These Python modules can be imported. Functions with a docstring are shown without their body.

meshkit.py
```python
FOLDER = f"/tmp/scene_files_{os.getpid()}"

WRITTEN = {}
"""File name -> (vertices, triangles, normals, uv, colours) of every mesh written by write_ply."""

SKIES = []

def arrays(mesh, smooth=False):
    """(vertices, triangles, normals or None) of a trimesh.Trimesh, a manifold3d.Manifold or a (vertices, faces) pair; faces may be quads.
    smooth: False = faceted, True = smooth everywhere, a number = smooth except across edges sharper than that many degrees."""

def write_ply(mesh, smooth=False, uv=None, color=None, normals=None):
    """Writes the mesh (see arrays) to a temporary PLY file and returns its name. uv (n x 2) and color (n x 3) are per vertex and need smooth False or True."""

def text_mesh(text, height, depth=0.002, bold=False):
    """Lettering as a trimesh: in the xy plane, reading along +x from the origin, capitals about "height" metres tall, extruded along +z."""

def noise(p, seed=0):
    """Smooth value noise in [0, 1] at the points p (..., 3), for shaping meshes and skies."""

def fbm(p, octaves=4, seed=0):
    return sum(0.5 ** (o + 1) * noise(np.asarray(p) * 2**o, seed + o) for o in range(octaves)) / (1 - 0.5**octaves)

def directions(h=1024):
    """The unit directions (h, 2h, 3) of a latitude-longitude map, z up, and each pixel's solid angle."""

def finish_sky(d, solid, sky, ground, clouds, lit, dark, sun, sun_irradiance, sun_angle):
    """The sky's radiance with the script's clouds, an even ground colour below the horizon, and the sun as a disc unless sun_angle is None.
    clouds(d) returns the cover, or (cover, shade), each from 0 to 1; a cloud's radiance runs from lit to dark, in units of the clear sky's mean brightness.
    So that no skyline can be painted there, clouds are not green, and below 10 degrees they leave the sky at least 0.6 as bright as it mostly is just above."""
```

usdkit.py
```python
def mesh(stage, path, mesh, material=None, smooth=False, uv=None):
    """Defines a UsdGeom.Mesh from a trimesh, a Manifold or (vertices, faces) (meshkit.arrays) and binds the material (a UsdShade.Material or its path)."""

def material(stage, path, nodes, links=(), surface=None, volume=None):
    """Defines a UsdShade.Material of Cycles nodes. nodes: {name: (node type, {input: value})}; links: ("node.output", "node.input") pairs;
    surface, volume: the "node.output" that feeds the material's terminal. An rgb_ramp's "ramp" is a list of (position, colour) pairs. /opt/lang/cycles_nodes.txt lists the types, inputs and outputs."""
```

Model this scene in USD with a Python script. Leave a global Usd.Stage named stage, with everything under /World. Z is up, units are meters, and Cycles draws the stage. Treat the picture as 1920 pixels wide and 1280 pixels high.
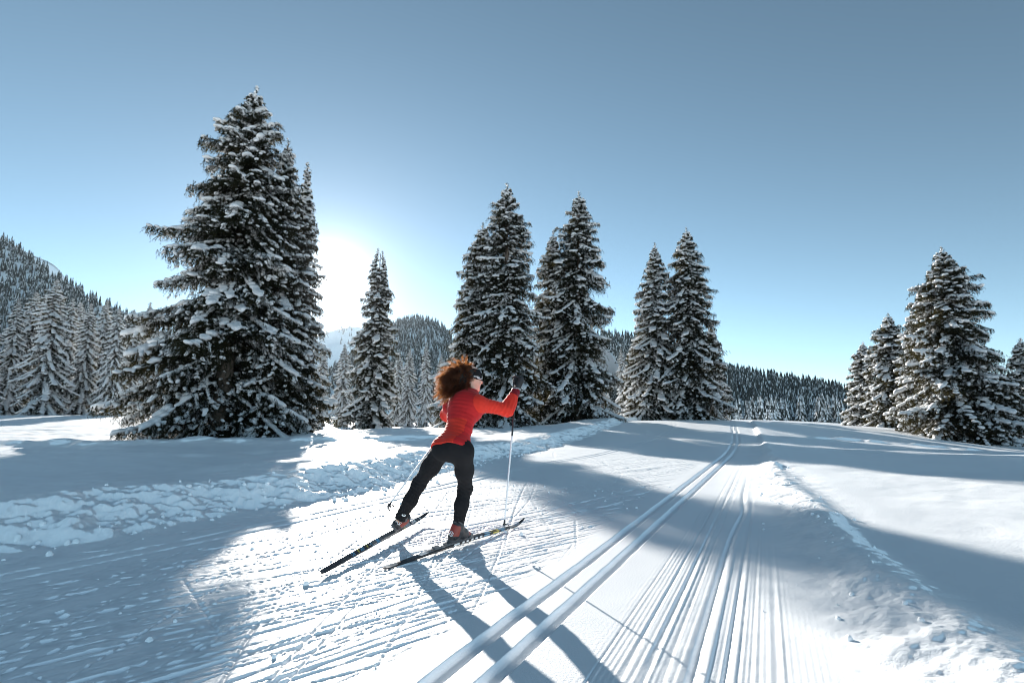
import math
import numpy as np, trimesh, usdkit, meshkit
from scipy.interpolate import RBFInterpolator, PchipInterpolator
from scipy.spatial import cKDTree
from pxr import Usd, UsdGeom, UsdLux, UsdShade, Gf, Sdf, Vt

stage = Usd.Stage.CreateInMemory()
UsdGeom.SetStageUpAxis(stage, 'Z')
UsdGeom.Xform.Define(stage, '/World')
UsdGeom.Scope.Define(stage, '/World/Looks')

# ------------------------------------------------------------------ camera, sky, sun, exposure
CAM_H, F, PITCH = 1.08, 1000.0, math.atan(140 / 1000.0)
cam = UsdGeom.Camera.Define(stage, '/World/camera')
cam.CreateHorizontalApertureAttr(36.0)
cam.CreateFocalLengthAttr(36.0 * F / 1920)
cam.CreateClippingRangeAttr(Gf.Vec2f(0.05, 20000))
cam.CreateExposureAttr(1.71)
cam.AddTranslateOp().Set(Gf.Vec3d(0, 0, CAM_H))
cam.AddRotateXOp().Set(90 + math.degrees(PITCH))
CP, SP = math.cos(PITCH), math.sin(PITCH)


def ray(px, py):
    u, v = (px - 960) / F, (640 - py) / F
    return np.array([u, CP - v * SP, SP + v * CP])


def at(px, py, D):
    "the point seen at a picture position, D metres ahead"
    d = ray(px, py)
    return np.array([0, 0, CAM_H]) + d * (D / d[1])


def atz(px, py, z=0.0):
    d = ray(px, py)
    return np.array([0, 0, CAM_H]) + d * ((z - CAM_H) / d[2])


SUN = ray(617, 524)
SUN /= np.linalg.norm(SUN)
SUN_EL, SUN_AZ = math.asin(SUN[2]), math.atan2(SUN[0], SUN[1])
sun = UsdLux.DistantLight.Define(stage, '/World/sun')
sun.CreateIntensityAttr(1.25)
sun.CreateAngleAttr(0.5)
sun.CreateNormalizeAttr(True)
sun.CreateColorAttr(Gf.Vec3f(1.0, 0.95, 0.88))
zc = Gf.Vec3d(*SUN)
sun.AddOrientOp(UsdGeom.XformOp.PrecisionDouble).Set(Gf.Quatd(Gf.Rotation(Gf.Vec3d(0, 0, 1), zc).GetQuat()))
sky_mat = usdkit.material(stage, '/World/Looks/sky_look', {
    'sky': ('sky_texture', {'sky_type': 'single_scattering', 'sun_disc': False, 'sun_elevation': SUN_EL, 'sun_rotation': SUN_AZ,
                            'altitude': 1500.0, 'air_density': 0.72, 'aerosol_density': 0.22, 'ozone_density': 2.4}),
    'tone': ('hsv', {'hue': 0.47, 'saturation': 0.78, 'value': 1.0, 'fac': 1.0}),
    'down': ('mix', {'mix_type': 'multiply', 'fac': 1.0, 'color2': (1 / 4, 1 / 4, 1 / 4)}), 'deep': ('gamma', {'gamma': 1.12}),
    'up': ('mix', {'mix_type': 'multiply', 'fac': 1.0, 'color2': (3.15, 3.15, 3.15)}),
    'bg': ('background_shader', {'strength': 0.066})},
    [('sky.color', 'tone.color'), ('tone.color', 'down.color1'), ('down.color', 'deep.color'), ('deep.color', 'up.color1'), ('up.color', 'bg.color')], surface='bg.background')
dome = UsdLux.DomeLight.Define(stage, '/World/sky')
UsdShade.MaterialBindingAPI.Apply(dome.GetPrim()).Bind(sky_mat)
dome.GetPrim().SetCustomDataByKey('label', 'clear blue winter sky paling towards the sun')
dome.GetPrim().SetCustomDataByKey('kind', 'structure')

# ------------------------------------------------------------------ helpers
used = {}


def numbered(parent, name):
    k = (parent, name)
    n = used.get(k, 0)
    used[k] = n + 1
    return f'{parent}/{name}' if n == 0 else f'{parent}/{name}_{n:03d}'


def tag(prim, label=None, cat=None, group=None, kind=None):
    for k, v in (('label', label), ('category', cat), ('group', group), ('kind', kind)):
        if v:
            prim.SetCustomDataByKey(k, v)
    return prim


def path_of(parent):
    return '/World' if parent is None else str(parent.GetPath())


def obj(name, mesh, mat, parent=None, smooth=False):
    return usdkit.mesh(stage, numbered(path_of(parent), name), mesh, mat, smooth).GetPrim()


def thing(name, label, cat, loc=(0, 0, 0), group=None, parent=None):
    x = UsdGeom.Xform.Define(stage, numbered(path_of(parent), name))
    x.AddTranslateOp().Set(Gf.Vec3d(*map(float, loc)))
    return tag(x.GetPrim(), label, cat, group)


def raw_mesh(path, v, f, n, mat):
    m = UsdGeom.Mesh.Define(stage, path)
    m.CreatePointsAttr(Vt.Vec3fArray.FromNumpy(np.ascontiguousarray(v, np.float32)))
    m.CreateFaceVertexCountsAttr(Vt.IntArray.FromNumpy(np.full(len(f), f.shape[1], np.int32)))
    m.CreateFaceVertexIndicesAttr(Vt.IntArray.FromNumpy(np.ascontiguousarray(f, np.int32).ravel()))
    m.CreateSubdivisionSchemeAttr('none')
    if n is not None:
        m.CreateNormalsAttr(Vt.Vec3fArray.FromNumpy(np.ascontiguousarray(n, np.float32)))
        m.SetNormalsInterpolation('vertex')
    UsdShade.MaterialBindingAPI.Apply(m.GetPrim()).Bind(mat)
    return m.GetPrim()


def mat4(R, t, s=1.0):
    M = np.eye(4)
    M[:3, :3] = np.asarray(R) * s
    M[:3, 3] = t
    return M


def set_matrix(prim, M):
    UsdGeom.Xformable(prim).AddTransformOp().Set(Gf.Matrix4d(*np.asarray(M, float).T.ravel().tolist()))


def unit(v):
    v = np.asarray(v, float)
    return v / np.linalg.norm(v)


def smin(a, b, k):
    h = np.maximum(k - np.abs(a - b), 0) / k
    return np.minimum(a, b) - h * h * k * 0.25


def cone(p, a, b, ra, rb):
    a, b = np.asarray(a, float), np.asarray(b, float)
    ba = b - a
    t = np.clip(((p - a) @ ba) / max(ba @ ba, 1e-12), 0, 1)
    return np.linalg.norm(p - a - t[..., None] * ba, axis=-1) - (ra + (rb - ra) * t)


def ellipsoid(p, c, R, r):
    "R: rows are the axes"
    q = (p - c) @ np.asarray(R).T
    r = np.asarray(r, float)
    k0 = np.linalg.norm(q / r, axis=-1)
    k1 = np.linalg.norm(q / (r * r), axis=-1)
    return k0 * (k0 - 1) / np.maximum(k1, 1e-9)


def surface_net(fn, lo, hi, h):
    "the zero surface of a distance function as (vertices, triangles)"
    ax = [np.arange(l - h, u + 2 * h, h) for l, u in zip(lo, hi)]
    G = np.stack(np.meshgrid(*ax, indexing='ij'), -1)
    S = fn(G)
    n = S.shape
    ins = S < 0
    cell = np.zeros(tuple(k - 1 for k in n), np.int8)
    for c in np.ndindex(2, 2, 2):
        cell += ins[tuple(slice(o, o + k - 1) for o, k in zip(c, n))]
    act = (cell > 0) & (cell < 8)
    idx = np.full(act.shape, -1)
    ijk = np.argwhere(act)
    idx[act] = np.arange(len(ijk))
    pos, cnt = np.zeros((len(ijk), 3)), np.zeros(len(ijk))
    for axis in range(3):
        o1, o2 = [k for k in range(3) if k != axis]
        for a in (0, 1):
            for b in (0, 1):
                off = np.zeros(3, int)
                off[o1], off[o2] = a, b
                i0 = ijk + off
                i1 = i0.copy()
                i1[:, axis] += 1
                s0, s1 = S[tuple(i0.T)], S[tuple(i1.T)]
                cr = (s0 < 0) != (s1 < 0)
                t = np.where(cr, s0 / np.where(cr, s0 - s1, 1), 0)
                q = i0.astype(float)
                q[:, axis] += t
                pos[cr] += q[cr]
                cnt[cr] += 1
    v = np.array([a[0] for a in ax]) + pos / cnt[:, None] * h
    faces = []
    for axis in range(3):
        o1, o2 = (axis + 1) % 3, (axis + 2) % 3
        sl0 = [slice(None)] * 3
        sl1 = [slice(None)] * 3
        sl0[axis], sl1[axis] = slice(0, -1), slice(1, None)
        ch = ins[tuple(sl0)] != ins[tuple(sl1)]
        e = np.argwhere(ch)
        e = e[(e[:, o1] > 0) & (e[:, o2] > 0) & (e[:, o1] < n[o1] - 1) & (e[:, o2] < n[o2] - 1)]
        flip = ins[tuple(e.T)]
        quad = []
        for a, b in ((1, 1), (0, 1), (0, 0), (1, 0)):
            q = e.copy()
            q[:, o1] -= a
            q[:, o2] -= b
            quad.append(idx[tuple(q.T)])
        quad = np.stack(quad, 1)
        quad = np.where(flip[:, None], quad, quad[:, ::-1])
        faces.append(quad)
    f = np.vstack(faces)
    f = np.vstack([f[:, [0, 1, 2]], f[:, [0, 2, 3]]])
    f = f[(f >= 0).all(1)]
    return v, f


def smooth_normals(v, f):
    n = np.zeros_like(v)
    fn = np.cross(v[f[:, 1]] - v[f[:, 0]], v[f[:, 2]] - v[f[:, 0]])
    for k in range(3):
        n += np.stack([np.bincount(f[:, k], fn[:, c], len(v)) for c in range(3)], 1)
    return n / np.maximum(np.linalg.norm(n, axis=1, keepdims=True), 1e-20)


def sub_mesh(name, v, f, n, mask, mat, parent):
    "the masked faces of a mesh with the normals of the whole"
    f = f[mask]
    ids, inv = np.unique(f, return_inverse=True)
    return raw_mesh(numbered(path_of(parent), name), v[ids], inv.reshape(f.shape), n[ids], mat)


def tube(pts, r, sides=8, caps=True):
    pts = np.asarray(pts, float)
    r = np.broadcast_to(np.asarray(r, float), (len(pts),))
    t = np.gradient(pts, axis=0)
    t /= np.linalg.norm(t, axis=1, keepdims=True)
    up = np.array([0, 0, 1.0]) if abs(t[0, 2]) < 0.9 else np.array([1.0, 0, 0])
    a = np.cross(t, up)
    a /= np.linalg.norm(a, axis=1, keepdims=True)
    b = np.cross(a, t)
    th = np.arange(sides) * 2 * np.pi / sides
    v = pts[:, None] + r[:, None, None] * (np.cos(th)[None, :, None] * a[:, None] + np.sin(th)[None, :, None] * b[:, None])
    v = v.reshape(-1, 3)
    f = []
    for i in range(len(pts) - 1):
        for k in range(sides):
            p, q = i * sides + k, i * sides + (k + 1) % sides
            f += [(p, p + sides, q), (q, p + sides, q + sides)]
    if caps:
        v = np.vstack([v, pts[:1], pts[-1:]])
        m = len(v)
        e = (len(pts) - 1) * sides
        for k in range(sides):
            f += [(m - 2, k, (k + 1) % sides), (m - 1, e + (k + 1) % sides, e + k)]
    return v, np.array(f)


def join(parts):
    V, Fc, o = [], [], 0
    for v, f in parts:
        V.append(v)
        Fc.append(np.asarray(f) + o)
        o += len(v)
    return np.vstack(V), np.vstack(Fc)


# ------------------------------------------------------------------ materials
def M(name, nodes, links=(), surface='p.BSDF', volume=None):
    return usdkit.material(stage, '/World/Looks/' + name, nodes, links, surface=surface, volume=volume)


def plain(name, color, rough=0.6, noise=0.0, scale=8.0, bump=0.0, bscale=60.0, **kw):
    nodes = {'p': ('principled_bsdf', {'base_color': color, 'roughness': rough, **kw})}
    links = []
    if noise or bump:
        nodes['g'] = ('texture_coordinate', {})
    if noise:
        nodes['n'] = ('noise_texture', {'scale': scale, 'detail': 4.0})
        c = np.array(color)
        nodes['r'] = ('rgb_ramp', {'ramp': [(0.25, tuple(np.clip(c * (1 - noise), 0, 1))), (0.75, tuple(np.clip(c * (1 + noise), 0, 1)))]})
        links += [('g.object', 'n.vector'), ('n.fac', 'r.fac'), ('r.color', 'p.base_color')]
    if bump:
        nodes['bn'] = ('noise_texture', {'scale': bscale, 'detail': 3.0})
        nodes['b'] = ('bump', {'strength': 1.0, 'distance': bump})
        links += [('g.object', 'bn.vector'), ('bn.fac', 'b.height'), ('b.normal', 'p.normal')]
    return M(name, nodes, links)


def snow_mat(name, fine, distance, color=(0.86, 0.875, 0.89)):
    return M(name, {
        'g': ('geometry', {}),
        'n1': ('noise_texture', {'scale': fine, 'detail': 4.0, 'roughness': 0.65}),
        'n2': ('noise_texture', {'scale': fine * 4.1, 'detail': 2.0}),
        'a': ('math', {'math_type': 'multiply_add', 'value2': 0.35, 'value3': 0.0}),
        's': ('math', {'math_type': 'add'}),
        'b': ('bump', {'strength': 1.0, 'distance': distance}),
        'p': ('principled_bsdf', {'base_color': color, 'roughness': 0.55, 'specular_ior_level': 0.25, 'diffuse_roughness': 0.3})},
        [('g.position', 'n1.vector'), ('g.position', 'n2.vector'), ('n2.fac', 'a.value1'), ('n1.fac', 's.value1'), ('a.value', 's.value2'),
         ('s.value', 'b.height'), ('b.normal', 'p.normal')])


snow_trail = snow_mat('groomed_snow', 70.0, 0.0025)
snow_soft = snow_mat('powder_snow', 45.0, 0.006)
snow_bough = M('bough_snow', {
    'tc': ('texture_coordinate', {}), 'n': ('noise_texture', {'scale': 14.0, 'detail': 4.0}), 'b': ('bump', {'strength': 1.0, 'distance': 0.05}),
    'p': ('principled_bsdf', {'base_color': (0.86, 0.87, 0.88), 'roughness': 0.7, 'specular_ior_level': 0.2}),
    't': ('translucent_bsdf', {'color': (0.8, 0.8, 0.8)}), 'x': ('mix_closure', {'fac': 0.12})},
    [('tc.object', 'n.vector'), ('n.fac', 'b.height'), ('b.normal', 'p.normal'), ('p.BSDF', 'x.closure1'), ('t.BSDF', 'x.closure2')], surface='x.closure')
needle = M('spruce_needles', {
    'tc': ('texture_coordinate', {}), 'n': ('noise_texture', {'scale': 1.7, 'detail': 3.0}),
    'r': ('rgb_ramp', {'ramp': [(0.3, (0.007, 0.009, 0.006)), (0.55, (0.014, 0.017, 0.010)), (0.75, (0.036, 0.030, 0.016))]}),
    'n2': ('noise_texture', {'scale': 11.0, 'detail': 2.0}), 'fr': ('rgb_ramp', {'ramp': [(0.0, (0, 0, 0)), (0.71, (0, 0, 0)), (0.74, (1, 1, 1)), (1.0, (1, 1, 1))]}),
    'mx': ('mix', {'color2': (0.72, 0.74, 0.76)}),
    'p': ('principled_bsdf', {'roughness': 0.9, 'specular_ior_level': 0.06}), 't': ('translucent_bsdf', {'color': (0.12, 0.1, 0.035)}),
    'x': ('mix_closure', {'fac': 0.14})},
    [('tc.object', 'n.vector'), ('tc.object', 'n2.vector'), ('n2.fac', 'fr.fac'), ('fr.color', 'mx.fac'), ('n.fac', 'r.fac'), ('r.color', 'mx.color1'), ('mx.color', 'p.base_color'), ('p.BSDF', 'x.closure1'), ('t.BSDF', 'x.closure2')], surface='x.closure')
bark = plain('spruce_bark', (0.11, 0.08, 0.06), 0.85, 0.5, 6.0, 0.03, 30.0)
far_needle = plain('far_needles', (0.035, 0.045, 0.042), 0.8)
far_snow = plain('far_tree_snow', (0.78, 0.8, 0.82), 0.8)
rng = np.random.default_rng(11)

# ------------------------------------------------------------------ where the trees stand: base pixel, metres ahead, top pixel, lean of the top, crown half width (pixels)
TREES = [
    # base x, base y, D, top x, top y, half width, label, seed
    (408, 823, 26.0, 482, 163, 184, 'tallest spruce, broad and heavily snow laden, with its trunk bare at the foot', 1),
    (505, 818, 27.5, 541, 263, 86, 'dark spruce between the tallest spruce and the one that touches the sun', 2),
    (552, 814, 29.0, 577, 306, 70, 'slim spruce whose outer boughs touch the sun', 3),
    (694, 809, 43.0, 714, 466, 59, 'free standing fork-topped spruce between the sun and the skier', 4),
    (948, 802, 37.0, 951, 343, 84, 'tall spruce directly behind the skier raised hand', 5),
    (882, 801, 39.0, 906, 418, 76, 'snowy spruce rising behind the hair of the skier', 6),
    (1036, 797, 41.0, 1037, 434, 58, 'narrow lower spruce squeezed between two tall spruces behind the pole', 7),
    (1082, 792, 39.0, 1086, 359, 82, 'tall spruce with bare dark trunk foot at the right of the skier group', 8),
    (1224, 787, 46.0, 1228, 455, 62, 'brightly snow dusted spruce leaning on a slightly taller neighbour above the trail', 9),
    (1290, 786, 45.0, 1287, 427, 74, 'slender taller spruce of the pair above the ski trail', 10),
    (1336, 785, 50.0, 1332, 612, 36, 'small spruce at the foot of the pair above the trail', 11),
    (1186, 786, 50.0, 1196, 625, 32, 'low snowy spruce at the far side foot of the snow dusted pair', 12),
    (1620, 801, 58.0, 1618, 642, 40, 'smallest spruce at the open end of the slope group', 13),
    (1668, 804, 52.0, 1665, 588, 54, 'medium spruce beside the broad spruce on the slope', 14),
    (1742, 816, 41.0, 1730, 536, 66, 'snowy spruce leaning against the broad spruce on the slope', 15),
    (1806, 829, 36.0, 1765, 464, 104, 'broad conical spruce on the slope, biggest of its group', 16),
    (1921, 836, 42.0, 1913, 636, 42, 'spruce cut by the picture edge beside the broad spruce', 17),
]
# background spruces: base x, base y, D, top y, width factor
BACK = [(-40, 778, 62, 560, 1.0), (8, 778, 66, 552, .85), (40, 778, 70, 540, .9), (76, 778, 60, 516, 1.05), (112, 778, 72, 552, .75), (148, 778, 66, 562, .85),
        (178, 778, 72, 556, .72), (203, 778, 62, 572, .8), (232, 778, 68, 574, .85), (262, 779, 75, 560, .9), (60, 778, 80, 548, .9), (128, 778, 84, 560, .9),
        (640, 800, 74, 640, .9), (745, 800, 80, 655, .85), (765, 800, 72, 648, .8), (796, 801, 66, 636, .78), (825, 800, 72, 660, .9), (852, 799, 70, 640, .9),
        (1168, 788, 78, 650, .8), (1004, 797, 76, 640, .9), (600, 800, 72, 640, .9), (1895, 836, 55, 690, .9)]

# ------------------------------------------------------------------ terrain
ctrl = [(*at(b[0], b[1], b[2]),) for b in TREES] + [(*at(b[0], b[1], b[2]),) for b in BACK]
ctrl += [(*at(x, y, D),) for x, y, D in ((1400, 787, 78), (1500, 790, 78), (1585, 794, 72), (1300, 786, 70), (1190, 787, 62), (1560, 800, 45), (1440, 800, 50), (1700, 830, 30), (1880, 860, 25))]
for x in np.linspace(-14, 14, 8):
    for y in np.linspace(-6, 14, 7):
        ctrl.append((x, y, 0.0))
for x, y, z in ((-60, 20, .2), (60, 10, 0), (-60, -30, 0), (60, -30, 0), (0, -40, 0), (-120, 120, 1.5), (-40, 130, 0.0), (20, 140, -1.6), (90, 140, -3.0), (160, 120, -4), (70, 60, -2)):
    ctrl.append((x, y, z))
ctrl = np.array(ctrl)
_rbf = RBFInterpolator(ctrl[:, :2], ctrl[:, 2], smoothing=0.02, kernel='thin_plate_spline', neighbors=None)


def px_curve(pts, z=0.0):
    g = np.array([atz(x, y, z)[:2] for x, y in pts])
    g = g[np.argsort(g[:, 1])]
    f = PchipInterpolator(g[:, 1], g[:, 0])
    y0, y1 = g[0, 1], g[-1, 1]
    s0, s1 = (g[1, 0] - g[0, 0]) / (g[1, 1] - g[0, 1]), (g[-1, 0] - g[-2, 0]) / (g[-1, 1] - g[-2, 1])
    return lambda y: np.where(y < y0, g[0, 0] + s0 * (y - y0), np.where(y > y1, g[-1, 0] + s1 * (y - y1), f(np.clip(y, y0, y1))))


_tp = np.array([atz(x, y)[:2] for x, y in ((875, 1280), (952, 1196), (1080, 1098), (1131, 1052), (1190, 1000), (1228, 962), (1305, 903), (1349, 869))])
_ts = np.polyfit(_tp[:, 1], _tp[:, 0], 1)
_te = (atz(1372, 808)[0] - np.polyval(_ts, atz(1372, 808)[1])) / (atz(1372, 808)[1] - 15) ** 1.5
track_x = lambda y: np.polyval(_ts, y) + _te * np.maximum(0, np.asarray(y) - 15) ** 1.5   # straight, bending away over the crest
track2_x = px_curve([(0, 1083), (640, 955), (830, 912), (1000, 873), (1146, 848), (1255, 806)])
bank_x = px_curve([(0, 1042), (244, 1003), (447, 962), (609, 939), (700, 922), (900, 868), (1040, 842), (1150, 815), (1240, 800)])
ridge_x = px_curve([(1850, 1280), (1655, 1110), (1540, 985), (1446, 880), (1425, 830), (1408, 806)], 0.03)
CT = math.cos(math.atan(.45))
FB = meshkit.fbm


def P2(x, y, s, sx=1.0):
    return np.stack([x * s * sx, y * s, np.zeros_like(x)], -1)


def sstep(x, a, b):
    t = np.clip((x - a) / (b - a), 0, 1)
    return t * t * (3 - 2 * t)


def lumps(x, y, cell, seed, keep=0.85):
    "rounded heaps: the highest dome of a jittered grid"
    gx, gy = np.floor(x / cell), np.floor(y / cell)
    best = np.zeros_like(x)
    for dx in (-1, 0, 1):
        for dy in (-1, 0, 1):
            cx, cy = gx + dx, gy + dy
            h = lambda k: (np.abs(np.sin(cx * 127.1 + cy * 311.7 + k * 74.7 + seed) * 43758.5453)) % 1
            px, py, r, on = (cx + .15 + .7 * h(1)) * cell, (cy + .15 + .7 * h(2)) * cell, cell * (.38 + .42 * h(3)), h(4) < keep
            q = 1 - ((x - px) ** 2 + (y - py) ** 2) / (r * r)
            best = np.maximum(best, np.where(on & (q > 0), np.sqrt(np.maximum(q, 0)) * r, 0))
    return best


def ground_base(x, y):
    "the lie of the land with its banks, without fine relief"
    sh = x.shape
    q = np.stack([x.ravel(), y.ravel()], 1)
    r = np.hypot(q[:, 0], q[:, 1] - 30)
    c = q.copy()
    far = r > 130
    c[far] = (q[far] - [0, 30]) * (130 / r[far])[:, None] + [0, 30]
    out = np.empty(len(q))
    for i in range(0, len(q), 60000):
        out[i:i + 60000] = _rbf(c[i:i + 60000])
    out -= np.clip((r - 130) / 200, 0, 1) * 3.0
    return out.reshape(sh)


def relief(x, y):
    wl = (bank_x(y) - x) * CT
    wr = (x - ridge_x(y)) * CT
    p = (x - track_x(y)) * CT
    p2 = (x - track2_x(y)) * CT
    R = np.hypot(x, y)
    z = np.zeros_like(x)
    near = 1 - sstep(R, 45, 75)
    fade = 1 - sstep(y, 45, 62)
    ahead = sstep(y, -6, -2)
    n1 = FB(P2(x, y, .35), 4, 3)
    n2 = FB(P2(x, y, 1.4), 4, 5)
    n3 = FB(P2(x, y, 6.0), 4, 9)
    # left bank: chunky rise, smooth crown, soft field behind
    wj = wl + (n2 - .5) * .5 * sstep(wl, -.5, .2) * (wl < 3)
    rise = sstep(wj, 0, 1.15) * (.30 + .16 * (n1 - .5))
    back = 1 - .75 * sstep(wl, 1.4, 5.0)
    z += rise * back * fade * ahead
    lump_band = sstep(wj, -.05, .2) * (1 - sstep(wj, .75, 1.3)) * fade * ahead
    jx, jy = x + .16 * (n3 - .5) + .3 * (n2 - .5), y + .16 * (FB(P2(x, y, 5.0) + 7, 3, 14) - .5)
    lm = np.maximum(lumps(jx, jy, .27, 1.0, .6) * .7, np.maximum(lumps(jx, jy, .15, 5.0, .6) * .75, lumps(jx, jy, .075, 7.0, .55) * .75))
    z += lump_band * (lm * .25 * (.4 + 1.2 * n2) + (n3 - .5) * .085 + (FB(P2(x, y, 17.0), 3, 15) - .5) * .04)
    z += sstep(wl, .8, 1.6) * (1 - sstep(wl, 1.6, 2.6)) * (n3 - .5) * .04 * fade
    fieldL = sstep(wl, 1.2, 3.0)
    z += fieldL * ((n1 - .5) * .22 + (n2 - .5) * .05) * near
    # old ploughed wave in front of the tallest spruce
    wv = y - (19.6 + .12 * (x + 10) + (n1 - .5) * 1.5)
    z += .20 * np.exp(-(wv / .8) ** 2) * sstep(wl, 3, 5) * (.7 + .6 * n2)
    # right ridge: fuzzy shoulder, chunky crest, field above the trail
    soft = 1 - sstep(y, 16, 30)
    wrj = wr + (n2 - .5) * .22 + (n3 - .5) * .07
    crest = (.115 + .10 * (n2 - .5)) * (1 - .5 * sstep(y, 4.5, 10))
    z += np.where(wrj < 0, np.exp(-(wrj / .26) ** 2), np.exp(-(wrj / .20) ** 2)) * crest * soft * ahead
    z += np.exp(-(wr / .3) ** 2) * soft * ahead * (lumps(x + .1 * (n3 - .5), y, .13, 3.0, .6) * .05 + lumps(x, y + .05 * (n3 - .5), .06, 13.0, .5) * .09 + (n3 - .5) * .05)
    z += (sstep(wr, -1.0, -.2) * .045) * soft * ahead
    z += sstep(wrj, -.25 + .2 * sstep(y, 8, 12), .7 - .5 * sstep(y, 8, 12)) * (.04 + .10 * sstep(y, 6, 12)) * fade
    z += .07 * np.exp(-(np.maximum(np.abs(wr + .02) - .05, 0) / .09) ** 2) * sstep(y, 8.5, 10.5) * (1 - sstep(y, 11.0, 14)) * (n2 * 1.2)
    fieldR = sstep(wr, .2, 1.5)
    z += fieldR * ((FB(P2(x, y, .22, .6), 3, 21) - .5) * .34 + (n2 - .5) * .04) * near
    z += fieldR * np.exp(-((y - 21 - .06 * x + (n1 - .5) * 4) / .5) ** 2) * .12 * n2 * 1.5
    trail = (1 - sstep(wl, -.25, .05)) * (1 - sstep(wr, -.6, -.15))
    # groomed corduroy right of the track
    sm = 1 - sstep(R, 18, 26)
    cz = sstep(p, .34, .5) * (1 - sstep(wr, -.75, -.35)) * trail
    wob = (FB(P2(x, y, .9), 3, 31) - .5) * .008
    pc = (x - .47 * y) * CT + .62
    ph = (pc + wob) / .027 * 2 * np.pi
    lane = FB(np.stack([pc * 7, y * .35, np.zeros_like(p)], -1), 3, 33)
    amp = .0018 * np.clip(2.6 * lane - .6, .25, 1.4)
    z += cz * sm * (amp * np.sin(ph) + (n3 - .5) * .006)
    for p0, dp, wd in ((.28, .020, .024), (.09, .009, .014), (.17, .004, .008), (.41, .008, .013), (.50, .004, .008), (.60, .006, .011), (.0, .005, .009), (-.12, .004, .008), (-.28, .004, .009)):
        pw = pc - p0 - .006 * np.sin(y * .7 + p0 * 9) - wob - (.05 * np.exp(-((y - 6.2) / .8) ** 2) if p0 == .28 else 0)
        z += trail * sm * dp * cz * (-np.exp(-(pw / wd) ** 2) + .5 * np.exp(-((pw - wd * 1.9) / wd) ** 2))
    z += trail * (n2 - .5) * .007 + trail * (n1 - .5) * .03 * (1 - np.exp(-(p / .4) ** 2))
    left = (1 - sstep(p, -.5, -.25)) * trail
    z += left * sm * ((n3 - .5) * .0035 + .0012 * np.sin((p * .92 + y * .05) / .05 * 2 * np.pi) * n2)
    # classic tracks: two flat-bottomed grooves each
    def grooves(p, dep, half, wb, ws):
        g = 0
        for s in (-half, half):
            g = np.maximum(g, 1 - sstep(np.abs(p - s), wb, ws)) if not np.isscalar(g) else 1 - sstep(np.abs(p - s), wb, ws)
        return g * dep
    gfade = 1 - sstep(y, 34, 45)
    z += .010 * np.exp(-(p / .05) ** 2) * 0
    z -= grooves(p + (n3 - .5) * .014, .031, .107, .029, .052) * trail * gfade * (1 + .12 * (n2 - .5))
    z -= grooves(p2, .013, .11, .02, .055) * gfade * (1 - sstep(wl, -.2, 0))
    return z, dict(wl=wl, wr=wr, p=p, p2=p2, left=left, trail=trail)


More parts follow.
